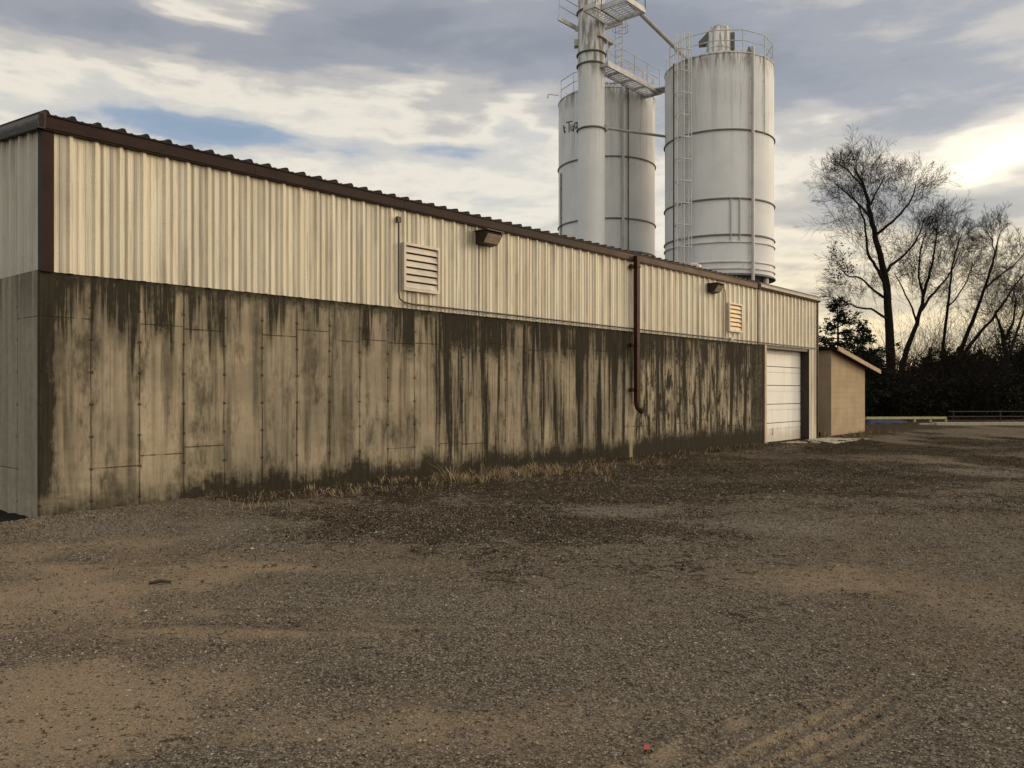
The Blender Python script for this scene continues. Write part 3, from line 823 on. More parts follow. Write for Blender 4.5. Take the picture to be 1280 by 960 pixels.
def silo(label, c, kind):
    t = thing('silo', label, 'silo', (c[0], c[1], -.2), 0, 'white steel silos behind the building')
    z0 = .2
    B = MB(); B.lathe((0, 0), [(RS, ZB + z0), (RS, ZT + z0)], 96, capb=False); B.build('shell', M['silo'], t)
    B = MB(); B.lathe((0, 0), [(.3, ZB - 3.3 + z0), (RS - .06, ZB + .25 + z0)], 64); B.build('hopper', M['band'], t)
    for k, zz in enumerate((12.11, 8.93, 7.26, 6.94, 6.03, 5.72)):
        z = zz + CAMZ + z0
        B = MB(); B.lathe((0, 0), [(RS + .003, z - .05), (RS + .065, z - .042), (RS + .065, z - .03), (RS + .04, z + .015), (RS + .003, z + .035)], 96, capb=False, capt=False)
        B.build('band', M['band'] if k < 3 else M['rail'], t)
    B = MB(); B.lathe((0, 0), [(RS + .003, ZB + z0 - .02), (RS + .08, ZB + z0 - .02), (RS + .08, ZB + z0 + .03), (RS + .003, ZB + z0 + .09)], 96, capb=False, capt=False); B.build('bottom_rim', M['band'], t)
    B = MB(); B.lathe((0, 0), [(RS + .02, ZT + z0 - .04), (RS + .03, ZT + z0 + .0), (RS - .02, ZT + z0 + .03), (.2, ZT + z0 + .22)], 96, capb=False); B.build('roof_deck', M['silo'], t)
    B = MB(); guardrail(B, RS - .06, ZT + z0, 12, skip=(5,) if kind == 'main' else ()); B.build('guardrail', M['rail'], t)
    for k in range(6):
        a = 2 * math.pi * (k + .3) / 6; p = Vector((RS * .94 * math.cos(a), RS * .94 * math.sin(a), 0))
        B = MB(); B.tube([p, p + Vector((0, 0, ZB + z0 + .2))], .13, 10); B.build('leg', M['rail'], t)
    def vpipe(ang, z1, z2, r, off, mat, name='fill_pipe'):
        p, v = ang_point(c, ang, RS + off)
        B = MB(); B.tube([p + Vector((0, 0, z1)), p + Vector((0, 0, z2))], r, 10)
        zz = z1 + .8
        while zz < z2:
            q = v * (RS + .0); B.bar((q.x, q.y, zz), (p.x, p.y, zz), .05, .05); zz += 1.6
        return B.build(name, mat, t)
    if kind == 'main':
        vpipe(R(34), 5.8, ZT + z0 + .25, .075, .14, M['pipe'])
        vpipe(R(52), 13.8, ZT + z0 + .05, .022, .05, M['rail'], 'conduit'); vpipe(R(-52), 7., ZT + z0 + .05, .03, .05, M['galv'], 'conduit')
        vpipe(R(10), 8.9 + 1.7, 8.93 + CAMZ + z0, .03, .04, M['pipe'], 'conduit') if False else None
        for aa in (R(12), R(21)):
            p, v = ang_point(c, aa, RS + .03); B = MB(); B.tube([p + Vector((0, 0, 8.6)), p + Vector((0, 0, 8.93 + CAMZ + z0))], .035, 8); B.build('stiffener', M['pipe'], t)
        # ladder with cage
        aL = R(-33); p, v = ang_point(c, aL, RS + .2); side = Vector((-v.y, v.x, 0))
        zt = ZT + z0 + 1.15; zb = 4.2
        B = MB()
        for s_ in (-.2, .2): B.tube([p + side * s_ + Vector((0, 0, zb)), p + side * s_ + Vector((0, 0, zt))], .036, 6)
        zz = zb + .2
        while zz < ZT + z0 + .1:
            B.tube([p - side * .2 + Vector((0, 0, zz)), p + side * .2 + Vector((0, 0, zz))], .018, 5); zz += .3
        zz = zb + .6
        while zz < ZT + z0:
            for s_ in (-.2, .2):
                q = v * RS; B.bar(q + side * s_ + Vector((0, 0, zz)), p + side * s_ + Vector((0, 0, zz)), .04, .04)
            zz += 2.0
        lad = B.build('ladder', M['ladderm'], t)
        B = MB(); angs = [math.pi * i / 8 for i in range(9)]
        hoop = [side * (.36 * math.cos(a)) + v * (.62 * math.sin(a)) for a in angs]
        zz = zb + 2.2
        while zz < zt + .01:
            B.tube([p + h + Vector((0, 0, zz)) for h in hoop], .028, 5); zz += 1.02
        for i in (0, 2, 4, 6, 8): B.tube([p + hoop[i] + Vector((0, 0, zb + 2.2)), p + hoop[i] + Vector((0, 0, zt))], .024, 5)
        B.build('safety_cage', M['ladderm'], lad)
        # dust vent on top with side hood and flange boxes
        zz = ZT + z0
        B = MB(); B.lathe((0, 0), [(.58, zz), (.58, zz + 2.08), (.52, zz + 2.18), (.3, zz + 2.23), (.02, zz + 2.24)], 40, capb=False)
        B.lathe((0, 0), [(.595, zz + 1.1), (.6, zz + 1.13), (.595, zz + 1.16)], 40, capb=False, capt=False)
        vent = B.build('vent_stack', M['silo'], t)
        f, r_ = ang_point(c, R(-90), 1)[1], ang_point(c, R(90), 1)[1]; n_ = ang_point(c, 0, 1)[1]
        B = MB(); q = [f * .5 + Vector((0, 0, zz + 1.98)), f * .95 + Vector((0, 0, zz + 1.55)), f * .95 + Vector((0, 0, zz + 1.48)), f * .5 + Vector((0, 0, zz + 1.48))]
        vs = [a + n_ * s_ for s_ in (-.3, .3) for a in q]
        B.add(vs, [(0, 1, 2, 3), (7, 6, 5, 4), (0, 4, 5, 1), (1, 5, 6, 2), (2, 6, 7, 3), (3, 7, 4, 0)]); B.build('hood', M['band'], vent)
        B = MB()
        B.bar(r_ * .56 + Vector((0, 0, zz + 1.5)), r_ * .76 + Vector((0, 0, zz + 1.5)), .3, .8); B.build('access_hatch', M['band'], vent); B = MB(); B.bar(r_ * .56 + Vector((0, 0, zz + .35)), r_ * .74 + Vector((0, 0, zz + .35)), .3, .5)
        B.build('access_hatch', M['band'], vent)
        q = ang_point(c, R(38), RS - .35)[0]
        B = MB(); B.lathe((q.x, q.y), [(.16, zz), (.17, zz + .22), (.1, zz + .28), (.05, zz + .45)], 14); B.build('relief_valve', M['band'], t)
    else:
        vpipe(R(18), 5.8, ZT + z0 + .05, .075, .12, M['pipe']); vpipe(R(25), 8., ZT + z0, .03, .05, M['galv'], 'conduit')
        vpipe(R(-66), 7., 13.4, .03, .05, M['galv'], 'conduit')
        zz = ZT + z0; q = ang_point(c, R(10), .5)[0]
        n_ = ang_point(c, 0, 1)[1]; rt = ang_point(c, R(90), 1)[1]
        B = MB(); ctr = Vector((0, 0, 0)) + rt * .12
        Mx = Matrix(((rt.x, -n_.x, 0, ctr.x), (rt.y, -n_.y, 0, ctr.y), (0, 0, 1, zz), (0, 0, 0, 1)))
        B.box(-.45, -.5, 0, .45, .5, .95, Mx); B.box(-.5, -.55, .951, .5, .55, 1.0, Mx)
        vb = B.build('vent_box', M['silo'], t)
        B = MB(); B.box(-.32, -.52, .45, -.14, -.502, .75, Mx); B.box(-.32, -.52, .1, -.14, -.502, .4, Mx); B.build('grille', M['band'], vb)
        # small davit arm off the guardrail
        p, v = ang_point(c, R(-88), RS)
        B = MB(); a = p + Vector((0, 0, zz + .55)); B.tube([a, a + v * .55 + Vector((0, 0, .08))], .025, 6); B.tube([a + v * .55 + Vector((0, 0, .1)), a + v * .6 + Vector((0, 0, -.12))], .04, 6); B.build('arm', M['rail'], t)
        # hand painted letters on the shell, partly behind the tower
        B = MB()
        def stroke(pts):
            out = []
            for (px, py) in pts:
                # photo column to angle on the shell, row to height
                az = math.atan((px - CX) / F); azc = math.atan2(c[0], c[1]); D = math.hypot(*c)
                s_ = max(-.99, min(.99, math.tan(az - azc) * (D - RS * .4) / RS))
                an = math.asin(s_); q, vv = ang_point(c, an, RS + .012)
                Y = c[1] + q.y
                out.append(Vector((q.x, q.y, CAMZ + (HY - py) / F * Y + z0)))
            B.tube(out, .024, 6)
        stroke([(708.5, 153), (716, 151.5)]); stroke([(712, 152), (712.3, 165)])
        stroke([(714.5, 156), (714.6, 162), (716, 163.5), (717.3, 161.5), (717.4, 156)]); stroke([(717.4, 156), (717.8, 164)])
        stroke([(722, 153), (719.8, 154), (719.2, 158), (720.6, 160.5), (722.2, 158), (722.4, 152.5)]); stroke([(722.4, 152.5), (722.9, 166)])
        stroke([(704.8, 157), (706., 166)]); stroke([(707.2, 158.5), (705.4, 161.5), (707.6, 165.5)])
        B.build('lettering', M['ink'], t)
    return t
S1 = (10.16, 40.75); S2 = (5.14, 45.1)
silo('tall white silo with caged ladder and a round vent stack on top', S1, 'main')
silo('white silo with hand painted letters, standing behind the slim round tower', S2, 'other')

# ------------------------------------------------------------------ elevator tower
TW = (3.81, 39.8)
tw = thing('elevator_tower', 'slim round white elevator tower rising in front of the silos past the frame top', 'tower', (TW[0], TW[1], -.2), 0)
z0 = .2; RT = .645
B = MB(); B.lathe((0, 0), [(RT, 0), (RT, 21.6)], 48, capb=False); B.build('shaft', M['silo'], tw)
for zz in (18.18, 16.16, 15.63, 12.56, 6.9):
    B = MB(); z = zz + CAMZ + z0; B.lathe((0, 0), [(RT + .002, z - .045), (RT + .075, z - .04), (RT + .075, z + .01), (RT + .002, z + .05)], 48, capb=False, capt=False); B.build('flange', M['band'], tw)
B = MB(); B.lathe((0, 0), [(RT + .1, 21.6), (RT + .1, 22.8), (.2, 23.3)], 32); B.build('head', M['silo'], tw)
dv = Vector((DV[0], DV[1], 0)); mv = Vector((MV[0], MV[1], 0))
zl = 16.75 + CAMZ + z0
B = MB()
rt = ang_point(TW, R(90), 1)[1]; fr = ang_point(TW, 0, 1)[1]
B.bar(-rt * .55 + Vector((0, 0, zl)), -rt * .82 + Vector((0, 0, zl)), .35, .32); B.build('lug', M['pipe'], tw)
B = MB(); a = rt * .3 + fr * .6; B.bar(a + Vector((0, 0, zl + .15)), a + dv * 1.0 + mv * .15 + Vector((0, 0, zl + .0)), .3, .16)
B.tube([a + dv * 1.0 + Vector((0, 0, zl - .05)), a + dv * .75 + Vector((0, 0, zl - .55))], .06, 6); B.build('lug', M['pipe'], tw)
# platform, axes along and across the building; L is its left corner
Lc = Vector((2.84 - TW[0], 39.8 - TW[1], 0)); zp = 17.7 + CAMZ + z0 - .05
def PP(d, m, z=0): return Lc + dv * d + mv * m + Vector((0, 0, zp + z))
B = MB()
def deck(B, d0, d1, m0, m1):
    for k in range(int((d1 - d0) / .2) + 1):
        d = d0 + .2 * k; B.bar(PP(d, m0), PP(d, m1), .035, .03)
    for m_ in (m0, m1): B.bar(PP(d0, m_, -.08), PP(d1, m_, -.08), .06, .14)
    for d in (d0, d1): B.bar(PP(d, m0, -.08), PP(d, m1, -.08), .06, .14)
    for m_ in np.arange(m0 + .35, m1, .4): B.bar(PP(d0, m_, -.035), PP(d1, m_, -.035), .03, .05)
deck(B, -1.0, 1.0, 1.45, 2.1); deck(B, -.55, 1.0, 2.13, 3.5); B.bar(PP(-1., -.03, -.05), PP(1.3, -.03, -.05), .07, .14); B.bar(PP(1.35, -.03, -.05), PP(1.35, 2.1, -.05), .07, .14)
B.bar(PP(0.4, -.03, -.1), PP(.4, .4, -.1), .08, .2)
plat = B.build('platform', M['rail'], tw)
B = MB()
def railing(B, pts, hgt=1.07):
    pts = [Vector(p) for p in pts]
    for a, b in zip(pts[:-1], pts[1:]):
        for h in (hgt, hgt * .55): B.tube([a + Vector((0, 0, h)), b + Vector((0, 0, h))], .022, 5)
        B.bar(a + Vector((0, 0, .06)), b + Vector((0, 0, .06)), .012, .11)
        n = max(1, int((b - a).length / 1.1))
        for k in range(n + 1): q = a.lerp(b, k / n); B.tube([q, q + Vector((0, 0, hgt))], .024, 5)
railing(B, [PP(1.0, 2.13), PP(1.0, 3.5), PP(-.55, 3.5), PP(-.55, 2.13), PP(-1., 2.1), PP(-1., 1.45)]); B.build('guardrail', M['rail'], plat); B = MB(); railing(B, [PP(-.9, -.03), PP(1.3, -.03)])
B.build('guardrail', M['rail'], plat)
# ladder down to the catwalk
B = MB(); pL = PP(1.25, 1.9) ; zb_ = 15.5 + CAMZ + z0
pl = Vector((pL.x, pL.y, 0))
for s_ in (-.2, .2): B.tube([pl + mv * s_ + Vector((0, 0, zb_)), pl + mv * s_ + Vector((0, 0, zp + 1.1))], .024, 6)
zz = zb_ + .2
while zz < zp: B.tube([pl - mv * .2 + Vector((0, 0, zz)), pl + mv * .2 + Vector((0, 0, zz))], .014, 5); zz += .3
for zz in (zp - .35, zp - .05, zp + .5, zp + 1.1): B.tube([pl + mv * (.36 * math.cos(a)) + dv * (.6 * math.sin(a)) + Vector((0, 0, zz)) for a in [math.pi * i / 8 for i in range(9)]], .018, 5)
for i in (0, 2, 4, 6, 8):
    a = math.pi * i / 8; q = pl + mv * (.36 * math.cos(a)) + dv * (.6 * math.sin(a)); B.tube([q + Vector((0, 0, zp - .35)), q + Vector((0, 0, zp + 1.1))], .016, 5)
B.build('ladder', M['rail'], tw)

# catwalk
A0 = Vector((4.5, 39.0, 15.5 + CAMZ)); LW, WW = 4.75, .78
cw = thing('catwalk', 'grey open grating catwalk with railings from tower to silo top', 'catwalk', tuple(A0), 0)
def C(d, b, z=0): return dv * d - mv * b + Vector((0, 0, z))
B = MB()
for k in range(int(LW / .24) + 1): B.bar(C(k * .24, 0), C(k * .24, WW), .03, .03)
for k in np.arange(.13, WW, .13): B.bar(C(0, k, -.01), C(LW, k, -.01), .02, .03)
for b_ in (0, WW): B.bar(C(0, b_, -.09), C(LW, b_, -.09), .07, .17)
for k in range(5): B.bar(C(k * LW / 4, 0, -.09), C(k * LW / 4, WW, -.09), .07, .1)
B.build('deck', M['rail'], cw)
for b_ in (0, WW):
    B = MB(); railing(B, [C(0, b_), C(LW, b_)], 1.05)
    for k in range(4): B.tube([C(k * LW / 4, b_, .05), C((k + 1) * LW / 4, b_, .55)], .012, 4)
    B.build('guardrail', M['rail'], cw)
B = MB(); B.bar(C(LW + .05, -.1, -.09), C(LW + .05, WW + .5, -.09), .1, .2); e = C(LW, .35); sv = Vector((S1[0] - A0.x, S1[1] - A0.y, 0))
B.bar(C(LW - .1, .35, -.02), sv + (e - sv).normalized() * (RS - .1) + Vector((0, 0, -.02)), .8, .06); B.build('landing', M['rail'], cw)

# spout and brace
B = MB(); B.tube([(4.25, 39.65, 19.95 + CAMZ), (8.8, 40.0, 15.72 + CAMZ)], .10, 12); B.tube([(8.72, 39.99, 15.8 + CAMZ), (8.86, 40.01, 15.6 + CAMZ)], .17, 12); 
tag(B.build('spout_pipe', M['spoutm'], None), 'long straight spout pipe slanting from the tower head down to the silo roof', 'pipe')
B = MB(); B.tube([(4.42, 39.6, 12.62 + CAMZ), (7.86, 41.05, 12.62 + CAMZ)], .065, 10); B.lathe((4.46, 39.62), [(.12, 12.5 + CAMZ), (.12, 12.74 + CAMZ)], 10)
tag(B.build('brace_pipe', M['spoutm'], None), 'horizontal brace pipe between tower and silo at mid height', 'pipe')

# ------------------------------------------------------------------ trees
def rv(r, s=1.): return Vector((r.gauss(0, s), r.gauss(0, s), r.gauss(0, s)))
def grow(B, r, p, d, length, rad, lvl, up=.12, maxl=4, dens=1.0, tips=None):
    n = (7, 5, 4, 3, 3)[min(lvl, 4)]; sides = (6, 5, 3, 3, 3)[min(lvl, 4)]
    pts = [p.copy()]; d = d.normalized(); seg = length / n; ds = [d.copy()]
    for i in range(n):
        d = (d + rv(r, .055) + Vector((0, 0, up))).normalized(); p = p + d * seg
        pts.append(p.copy()); ds.append(d.copy())
    rads = [rad * (1 - .8 * i / n) for i in range(n + 1)]
    B.tube(pts, [max(q, .0055) for q in rads], sides, caps=False)
    if tips is not None and lvl >= 2: tips.append(pts[-1])
    if lvl >= maxl: return
    cnt = max(2, int(dens * (9, 7, 6, 4)[min(lvl, 3)] * r.uniform(.8, 1.2)))
    for k in range(cnt):
        t = .15 + .85 * (k + r.random()) / cnt; i = min(int(t * n), n - 1); fr_ = t * n - i
        q = pts[i].lerp(pts[i + 1], min(fr_, 1))
        ax = rv(r).cross(ds[i]).normalized()
        aa = r.uniform(.42, .9); nd = ds[i] * math.cos(aa) + ax * math.sin(aa)
        grow(B, r, q, nd, length * r.uniform(.42, .7) * (1.2 - .5 * t), max(rads[i] * .5, .008), lvl + 1, up, maxl, dens, tips)
def limb(B, r, Y, pts, r0, r1, sub, dens, depth=0., start=.25, up=.12, sublen=(1.6, 3.4), maxl=4, tips=None):
    """a main limb through photo points at distance Y; it also leans in depth"""
    n = len(pts); P3 = []
    for i, (px, py) in enumerate(pts): P3.append(at(px, py, Y + depth * i / (n - 1)))
    P3[0].z = min(P3[0].z, P3[0].z)
    r1 = max(r1, .032) if r0 > .01 else r1
    rr = [r0 + (r1 - r0) * (i / (n - 1)) ** .8 for i in range(n)]
    # smooth
    Q = []; RR = []
    for i in range(n - 1):
        for k in range(3):
            Q.append(P3[i].lerp(P3[i + 1], k / 3) + rv(r, .02)); RR.append(rr[i] + (rr[i + 1] - rr[i]) * k / 3)
    Q.append(P3[-1]); RR.append(rr[-1])
    B.tube(Q, RR, 9, caps=False)
    m = len(Q)
    for k in range(sub):
        t = start + (1 - start) * (k + r.random()) / sub; f_ = t * (m - 1); i = min(int(f_), m - 2)
        q = Q[i].lerp(Q[i + 1], f_ - i); dd = (Q[i + 1] - Q[i]).normalized()
        ax = rv(r).cross(dd).normalized()
        grow(B, r, q, dd * .65 + ax * .75, r.uniform(*sublen) * 1.15 * (1.2 - .75 * t), RR[i] * .42, 1, up, maxl, dens, tips)
def leafcards(pts, r, n, spread, size, asp=.5):
    v = []; f = []
    for c in pts:
        for _ in range(n):
            p = c + rv(r, spread); a = rv(r).normalized(); b = rv(r).cross(a).normalized(); s_ = size * r.uniform(.5, 1.3)
            o = len(v); v += [tuple(p - a * s_), tuple(p + b * s_ * asp), tuple(p + a * s_), tuple(p - b * s_ * asp)]; f.append((o, o + 1, o + 2, o + 3))
    return v, f
def bare_tree(name, label, Y, limbs, seed, dens=1., maxl=4, base=None, sublen=(1.6, 3.4), leaves=None):
    r = random.Random(seed); px, py = limbs[0]['pts'][0]
    b = at(px, py, Y)
    t = thing(name, label, 'tree', (0, 0, 0), 0, 'bare winter trees beyond the yard')
    Bt = MB(); Bc = MB(); tips = []
    for i, L in enumerate(limbs):
        tmp = MB(); 
        limb(Bc if i else Bt, r, Y, L['pts'], L['r'][0], L['r'][1], 0, dens, L.get('depth', 0))
        limb2 = MB()
        limb(limb2, r, Y, L['pts'], .001, .001, L.get('sub', 12), dens, L.get('depth', 0), L.get('start', .25), L.get('up', .07), L.get('sl', sublen), maxl, tips)
        # keep only the twigs (the hairline limb stays inside the real one)
        Bc.add(limb2.v, limb2.f, True)
        # twig radius was taken from the hairline: nothing else to do
    loc = Vector((b.x, b.y, -.2)); t.location = loc
    for B_ in (Bt, Bc): B_.v = [(x - loc.x, y - loc.y, z - loc.z) for x, y, z in B_.v]
    Bt.build('trunk', M['bark'], t, sharp=None); Bc.build('branches', M['bark2'], t, sharp=None)
    if leaves:
        v, f = leafcards([at(px, py, Y) - loc for px, py in leaves], r, 26, .35, .10)
        Bl = MB(); Bl.add(v, f); Bl.build('dead_leaves', M['dead'], t, sharp=None)
    return t

bare_tree('bare_tree', 'tallest bare tree with a dark straight trunk and upright twiggy crown', 56, [
    dict(pts=[(1113, 523), (1113, 470), (1113, 430), (1110, 385), (1107, 350), (1100, 318), (1093, 288), (1086, 260), (1082, 240), (1077, 226), (1071, 216), (1067, 210)], r=(.38, .03), sub=38, start=.34, sl=(2.0, 4.2), up=.05),
    dict(pts=[(1109, 375), (1104, 352), (1094, 332), (1085, 318), (1083, 298), (1080, 275), (1072, 255), (1062, 240)], r=(.14, .03), sub=14, depth=-3, sl=(2., 3.6)),
    dict(pts=[(1106, 345), (1113, 332), (1127, 322), (1140, 308), (1150, 292), (1156, 272)], r=(.13, .03), sub=13, depth=2.5, sl=(2., 3.6)),
    dict(pts=[(1094, 294), (1106, 285), (1122, 272), (1136, 255), (1143, 240), (1145, 230)], r=(.11, .02), sub=13, depth=-2, sl=(2., 3.4)),
    dict(pts=[(1090, 275), (1078, 260), (1064, 246), (1052, 236), (1043, 228)], r=(.09, .02), sub=10, depth=2.5, sl=(1.6, 3.)),
    dict(pts=[(1104, 372), (1090, 360), (1075, 347), (1060, 345), (1050, 336)], r=(.09, .02), sub=9, depth=-2),
    dict(pts=[(1112, 400), (1102, 394), (1088, 386), (1070, 384), (1054, 377), (1048, 370)], r=(.10, .02), sub=9, depth=-2, sl=(1.4, 2.6)),
    dict(pts=[(1086, 260), (1094, 243), (1101, 230), (1106, 220)], r=(.08, .02), sub=9, depth=1.5, sl=(1.5, 2.6)),
    dict(pts=[(1082, 238), (1073, 226), (1062, 216), (1054, 208)], r=(.06, .02), sub=8, depth=-1.5, sl=(1.2, 2.2)),
], 3, dens=.9, leaves=[(1042, 312), (1047, 318), (1053, 326), (1058, 330), (1046, 336), (1052, 342), (1044, 340), (1062, 338)])
bare_tree('bare_tree', 'leaning bare tree forking just beside the tallest trunk', 58, [
    dict(pts=[(1124, 523), (1128, 455), (1136, 430), (1146, 405), (1152, 380), (1158, 355), (1165, 330), (1170, 300), (1172, 280)], r=(.24, .02), sub=24, start=.35, sl=(2., 4.)),
    dict(pts=[(1150, 390), (1162, 372), (1180, 352), (1192, 335), (1200, 315)], r=(.11, .02), sub=12, depth=2, sl=(2., 3.4)),
    dict(pts=[(1146, 405), (1140, 385), (1128, 360), (1120, 345)], r=(.08, .02), sub=9, depth=-2),
    dict(pts=[(1154, 372), (1148, 345), (1150, 315), (1158, 290)], r=(.09, .02), sub=11, depth=-2, sl=(1.8, 3.2)),
], 11, dens=.85)
bare_tree('bare_tree', 'slender bare tree standing between the leaning trunks', 60, [
    dict(pts=[(1175, 523), (1177, 455), (1180, 420), (1185, 380), (1188, 350), (1192, 325), (1198, 305), (1202, 292)], r=(.15, .02), sub=22, start=.35, sl=(1.8, 3.4)),
    dict(pts=[(1184, 385), (1196, 372), (1208, 352), (1216, 330)], r=(.07, .02), sub=9, depth=2),
], 17, dens=.85)
bare_tree('bare_tree', 'wide bare tree whose long trunk leans far right over the brush', 57, [
    dict(pts=[(1186, 523), (1195, 455), (1208, 420), (1220, 390), (1230, 362), (1240, 332), (1246, 308), (1250, 292)], r=(.2, .02), sub=22, start=.4, sl=(1.8, 3.6)),
    dict(pts=[(1197, 452), (1214, 430), (1232, 408), (1252, 382), (1270, 355), (1285, 335)], r=(.15, .02), sub=16, depth=-3, sl=(1.8, 3.4)),
    dict(pts=[(1230, 362), (1248, 346), (1266, 332), (1280, 318)], r=(.08, .02), sub=10, depth=2),
    dict(pts=[(1236, 340), (1244, 318), (1240, 300), (1232, 288)], r=(.06, .02), sub=8, depth=-1.5, sl=(1.2, 2.2)),
], 23, dens=.85)
bare_tree('bare_tree', 'dark bare tree with crooked limbs at the far right edge', 54, [
    dict(pts=[(1262, 523), (1258, 450), (1254, 420), (1248, 402), (1244, 388)], r=(.25, .04), sub=10, start=.5),
    dict(pts=[(1258, 450), (1268, 425), (1276, 400), (1286, 375)], r=(.14, .03), sub=14, depth=2, sl=(1.8, 3.2)),
    dict(pts=[(1255, 425), (1266, 404), (1270, 380), (1268, 360)], r=(.10, .02), sub=11, depth=-2),
], 29, dens=.85)

def evergreen(label, Y, px, pyb, pyt, halfw, seed, tiers=13):
    """cedar: stem, drooping boughs, feathery sprays"""
    r = random.Random(seed); b = at(px, pyb, Y); b.z = -.2; top = at(px, pyt, Y).z
    H = top - b.z; t = thing('cedar_tree', label, 'tree', tuple(b), 0, 'dark cedars behind the shed')
    B = MB(); B.tube([(0, 0, 0), (.05, 0, H * .5), (0, .03, H * .98)], [.16, .09, .02], 8); B.build('trunk', M['bark'], t)
    W = halfw / F * Y; Bb = MB(); v = []; f = []
    for k in range(tiers):
        z = H * (.14 + .84 * k / (tiers - 1)); rad = W * (1.0 - (z / H)) ** .9 * 1.1
        for j in range(r.randint(3, 6)):
            a = r.uniform(0, 6.28); L = rad * r.uniform(.25, 1.45) + .12
            p = Vector((0, 0, z)); d = Vector((math.cos(a), math.sin(a), r.uniform(-.12, .3))).normalized(); pts = [p]
            for s_ in range(5): d = (d + rv(r, .12) + Vector((0, 0, .02))).normalized(); p = p + d * L / 5; pts.append(p)
            Bb.tube(pts, [.035, .03, .022, .016, .01, .006], 4, caps=False)
            for s_ in range(int(14 + L * 50)):
                q = pts[0].lerp(pts[-1], 0); tt = r.uniform(.2, 1.02) * 5; i = min(int(tt), 4); q = pts[i].lerp(pts[i + 1], tt - i) + rv(r, .09)
                dd = (pts[i + 1] - pts[i]).normalized() + rv(r, .5); dd.normalize(); wv = rv(r).cross(dd).normalized(); sz = r.uniform(.07, .17)
                o = len(v); v += [tuple(q - wv * sz * .35), tuple(q + dd * sz - wv * .02), tuple(q + dd * sz * 1.5), tuple(q + wv * sz * .35)]; f.append((o, o + 1, o + 2, o + 3))
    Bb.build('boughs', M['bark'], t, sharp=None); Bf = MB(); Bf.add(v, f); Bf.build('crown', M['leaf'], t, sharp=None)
evergreen('dark cedar with open layered boughs between the metal building and bare trees', 47, 1047, 530, 372, 84, 5, 20)
evergreen('lower dark cedar half hidden behind the tan shed roof', 50, 1078, 530, 404, 70, 9, 15)

def shrub(label, px, pyt, Y, wpx, seed, bare=False):
    r = random.Random(seed); b = at(px, 520, Y); b.z = -.2; H = at(px, pyt, Y).z - b.z; W = wpx / F * Y / 2
    t = thing('shrub', label, 'shrub', tuple(b), 0, 'dark brush along the far edge of the yard')
    Bb = MB(); tips = []
    for k in range(16):
        a = r.uniform(0, 6.28); d = Vector((math.cos(a) * .5, math.sin(a) * .5, 1)); 
        grow(Bb, r, Vector((r.uniform(-.5, .5) * W, r.uniform(-.5, .5) * W, 0)), d, H * r.uniform(.6, 1.45), .045, 1, .08, 3, 1., tips)
    Bb.build('stems', M['bark'], t, sharp=None)
    v = []; f = []
    n = int(2600 * (W / 2.5) * (H / 4.))
    cl = [Vector((r.uniform(-1, 1) * W, r.uniform(-1, 1) * W * .8, H * r.uniform(.05, .9) ** .9)) for _ in range(46)]
    cl = [c for c in cl if (c.x / W) ** 2 + (c.y / W) ** 2 + ((c.z - H * .3) / (H * .7)) ** 2 < 1.15]
    v, f = leafcards(cl, r, int(n * 1.5 / max(len(cl), 1)), .4, .14, .25)
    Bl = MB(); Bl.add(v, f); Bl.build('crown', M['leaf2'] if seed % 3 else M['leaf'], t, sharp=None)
shr = [(1098, 446, 54, 60, 'brush clump at the foot of the tallest bare tree'), (1138, 438, 62, 80, 'broad brush clump behind the leaning forked trunk'), (1172, 432, 61, 70, 'leafy brush clump standing highest among the slender trunks'),
       (1210, 452, 55, 90, 'wide low brush clump under the far leaning tree'), (1240, 430, 60, 80, 'brush clump left of the crooked right edge tree'), (1272, 408, 56, 70, 'tall dense brush clump filling the right edge'),
       (1118, 462, 50, 60, 'low brush clump behind the pale timber beam'), (1165, 468, 51, 80, 'low brush clump above the end of the pale kerb'), (1225, 470, 50, 90, 'low brush clump behind the rail fence'), (1272, 462, 51, 70, 'low brush clump behind the right end of the rail fence'),
       (1060, 450, 55, 60, 'brush clump seen past the shed roof')]
for i, (px, pyt, Y, w_, lb) in enumerate(shr): shrub(lb, px, pyt, Y, w_, 100 + i)

def woods():
    r = np.random.default_rng(2); n = 130000
    ang = r.uniform(R(-75), R(80), n); dist = r.uniform(64, 84, n)
    x = np.sin(ang) * dist; y = np.cos(ang) * dist
    top = 3.6 + 2.6 * (fbm(ang * 30, dist * 0 + 1., 5) - .4) * 2 + 1.8 * (fbm(ang * 160, dist * .2, 7) - .5)
    z = -.3 + top * r.uniform(0, 1, n) ** .85
    s = r.uniform(.18, .42, n)
    a = r.normal(0, 1, (n, 3)); a /= np.linalg.norm(a, axis=1)[:, None]; b = np.cross(a, r.normal(0, 1, (n, 3))); b /= np.linalg.norm(b, axis=1)[:, None]
    p = np.stack([x, y, z], 1); s = s[:, None]
    v = np.stack([p - a * s, p + b * s * .3, p + a * s, p - b * s * .3], 1).reshape(-1, 3)
    f = np.arange(n * 4).reshape(-1, 4)
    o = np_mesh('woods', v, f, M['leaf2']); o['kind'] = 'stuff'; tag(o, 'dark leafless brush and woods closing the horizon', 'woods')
woods()

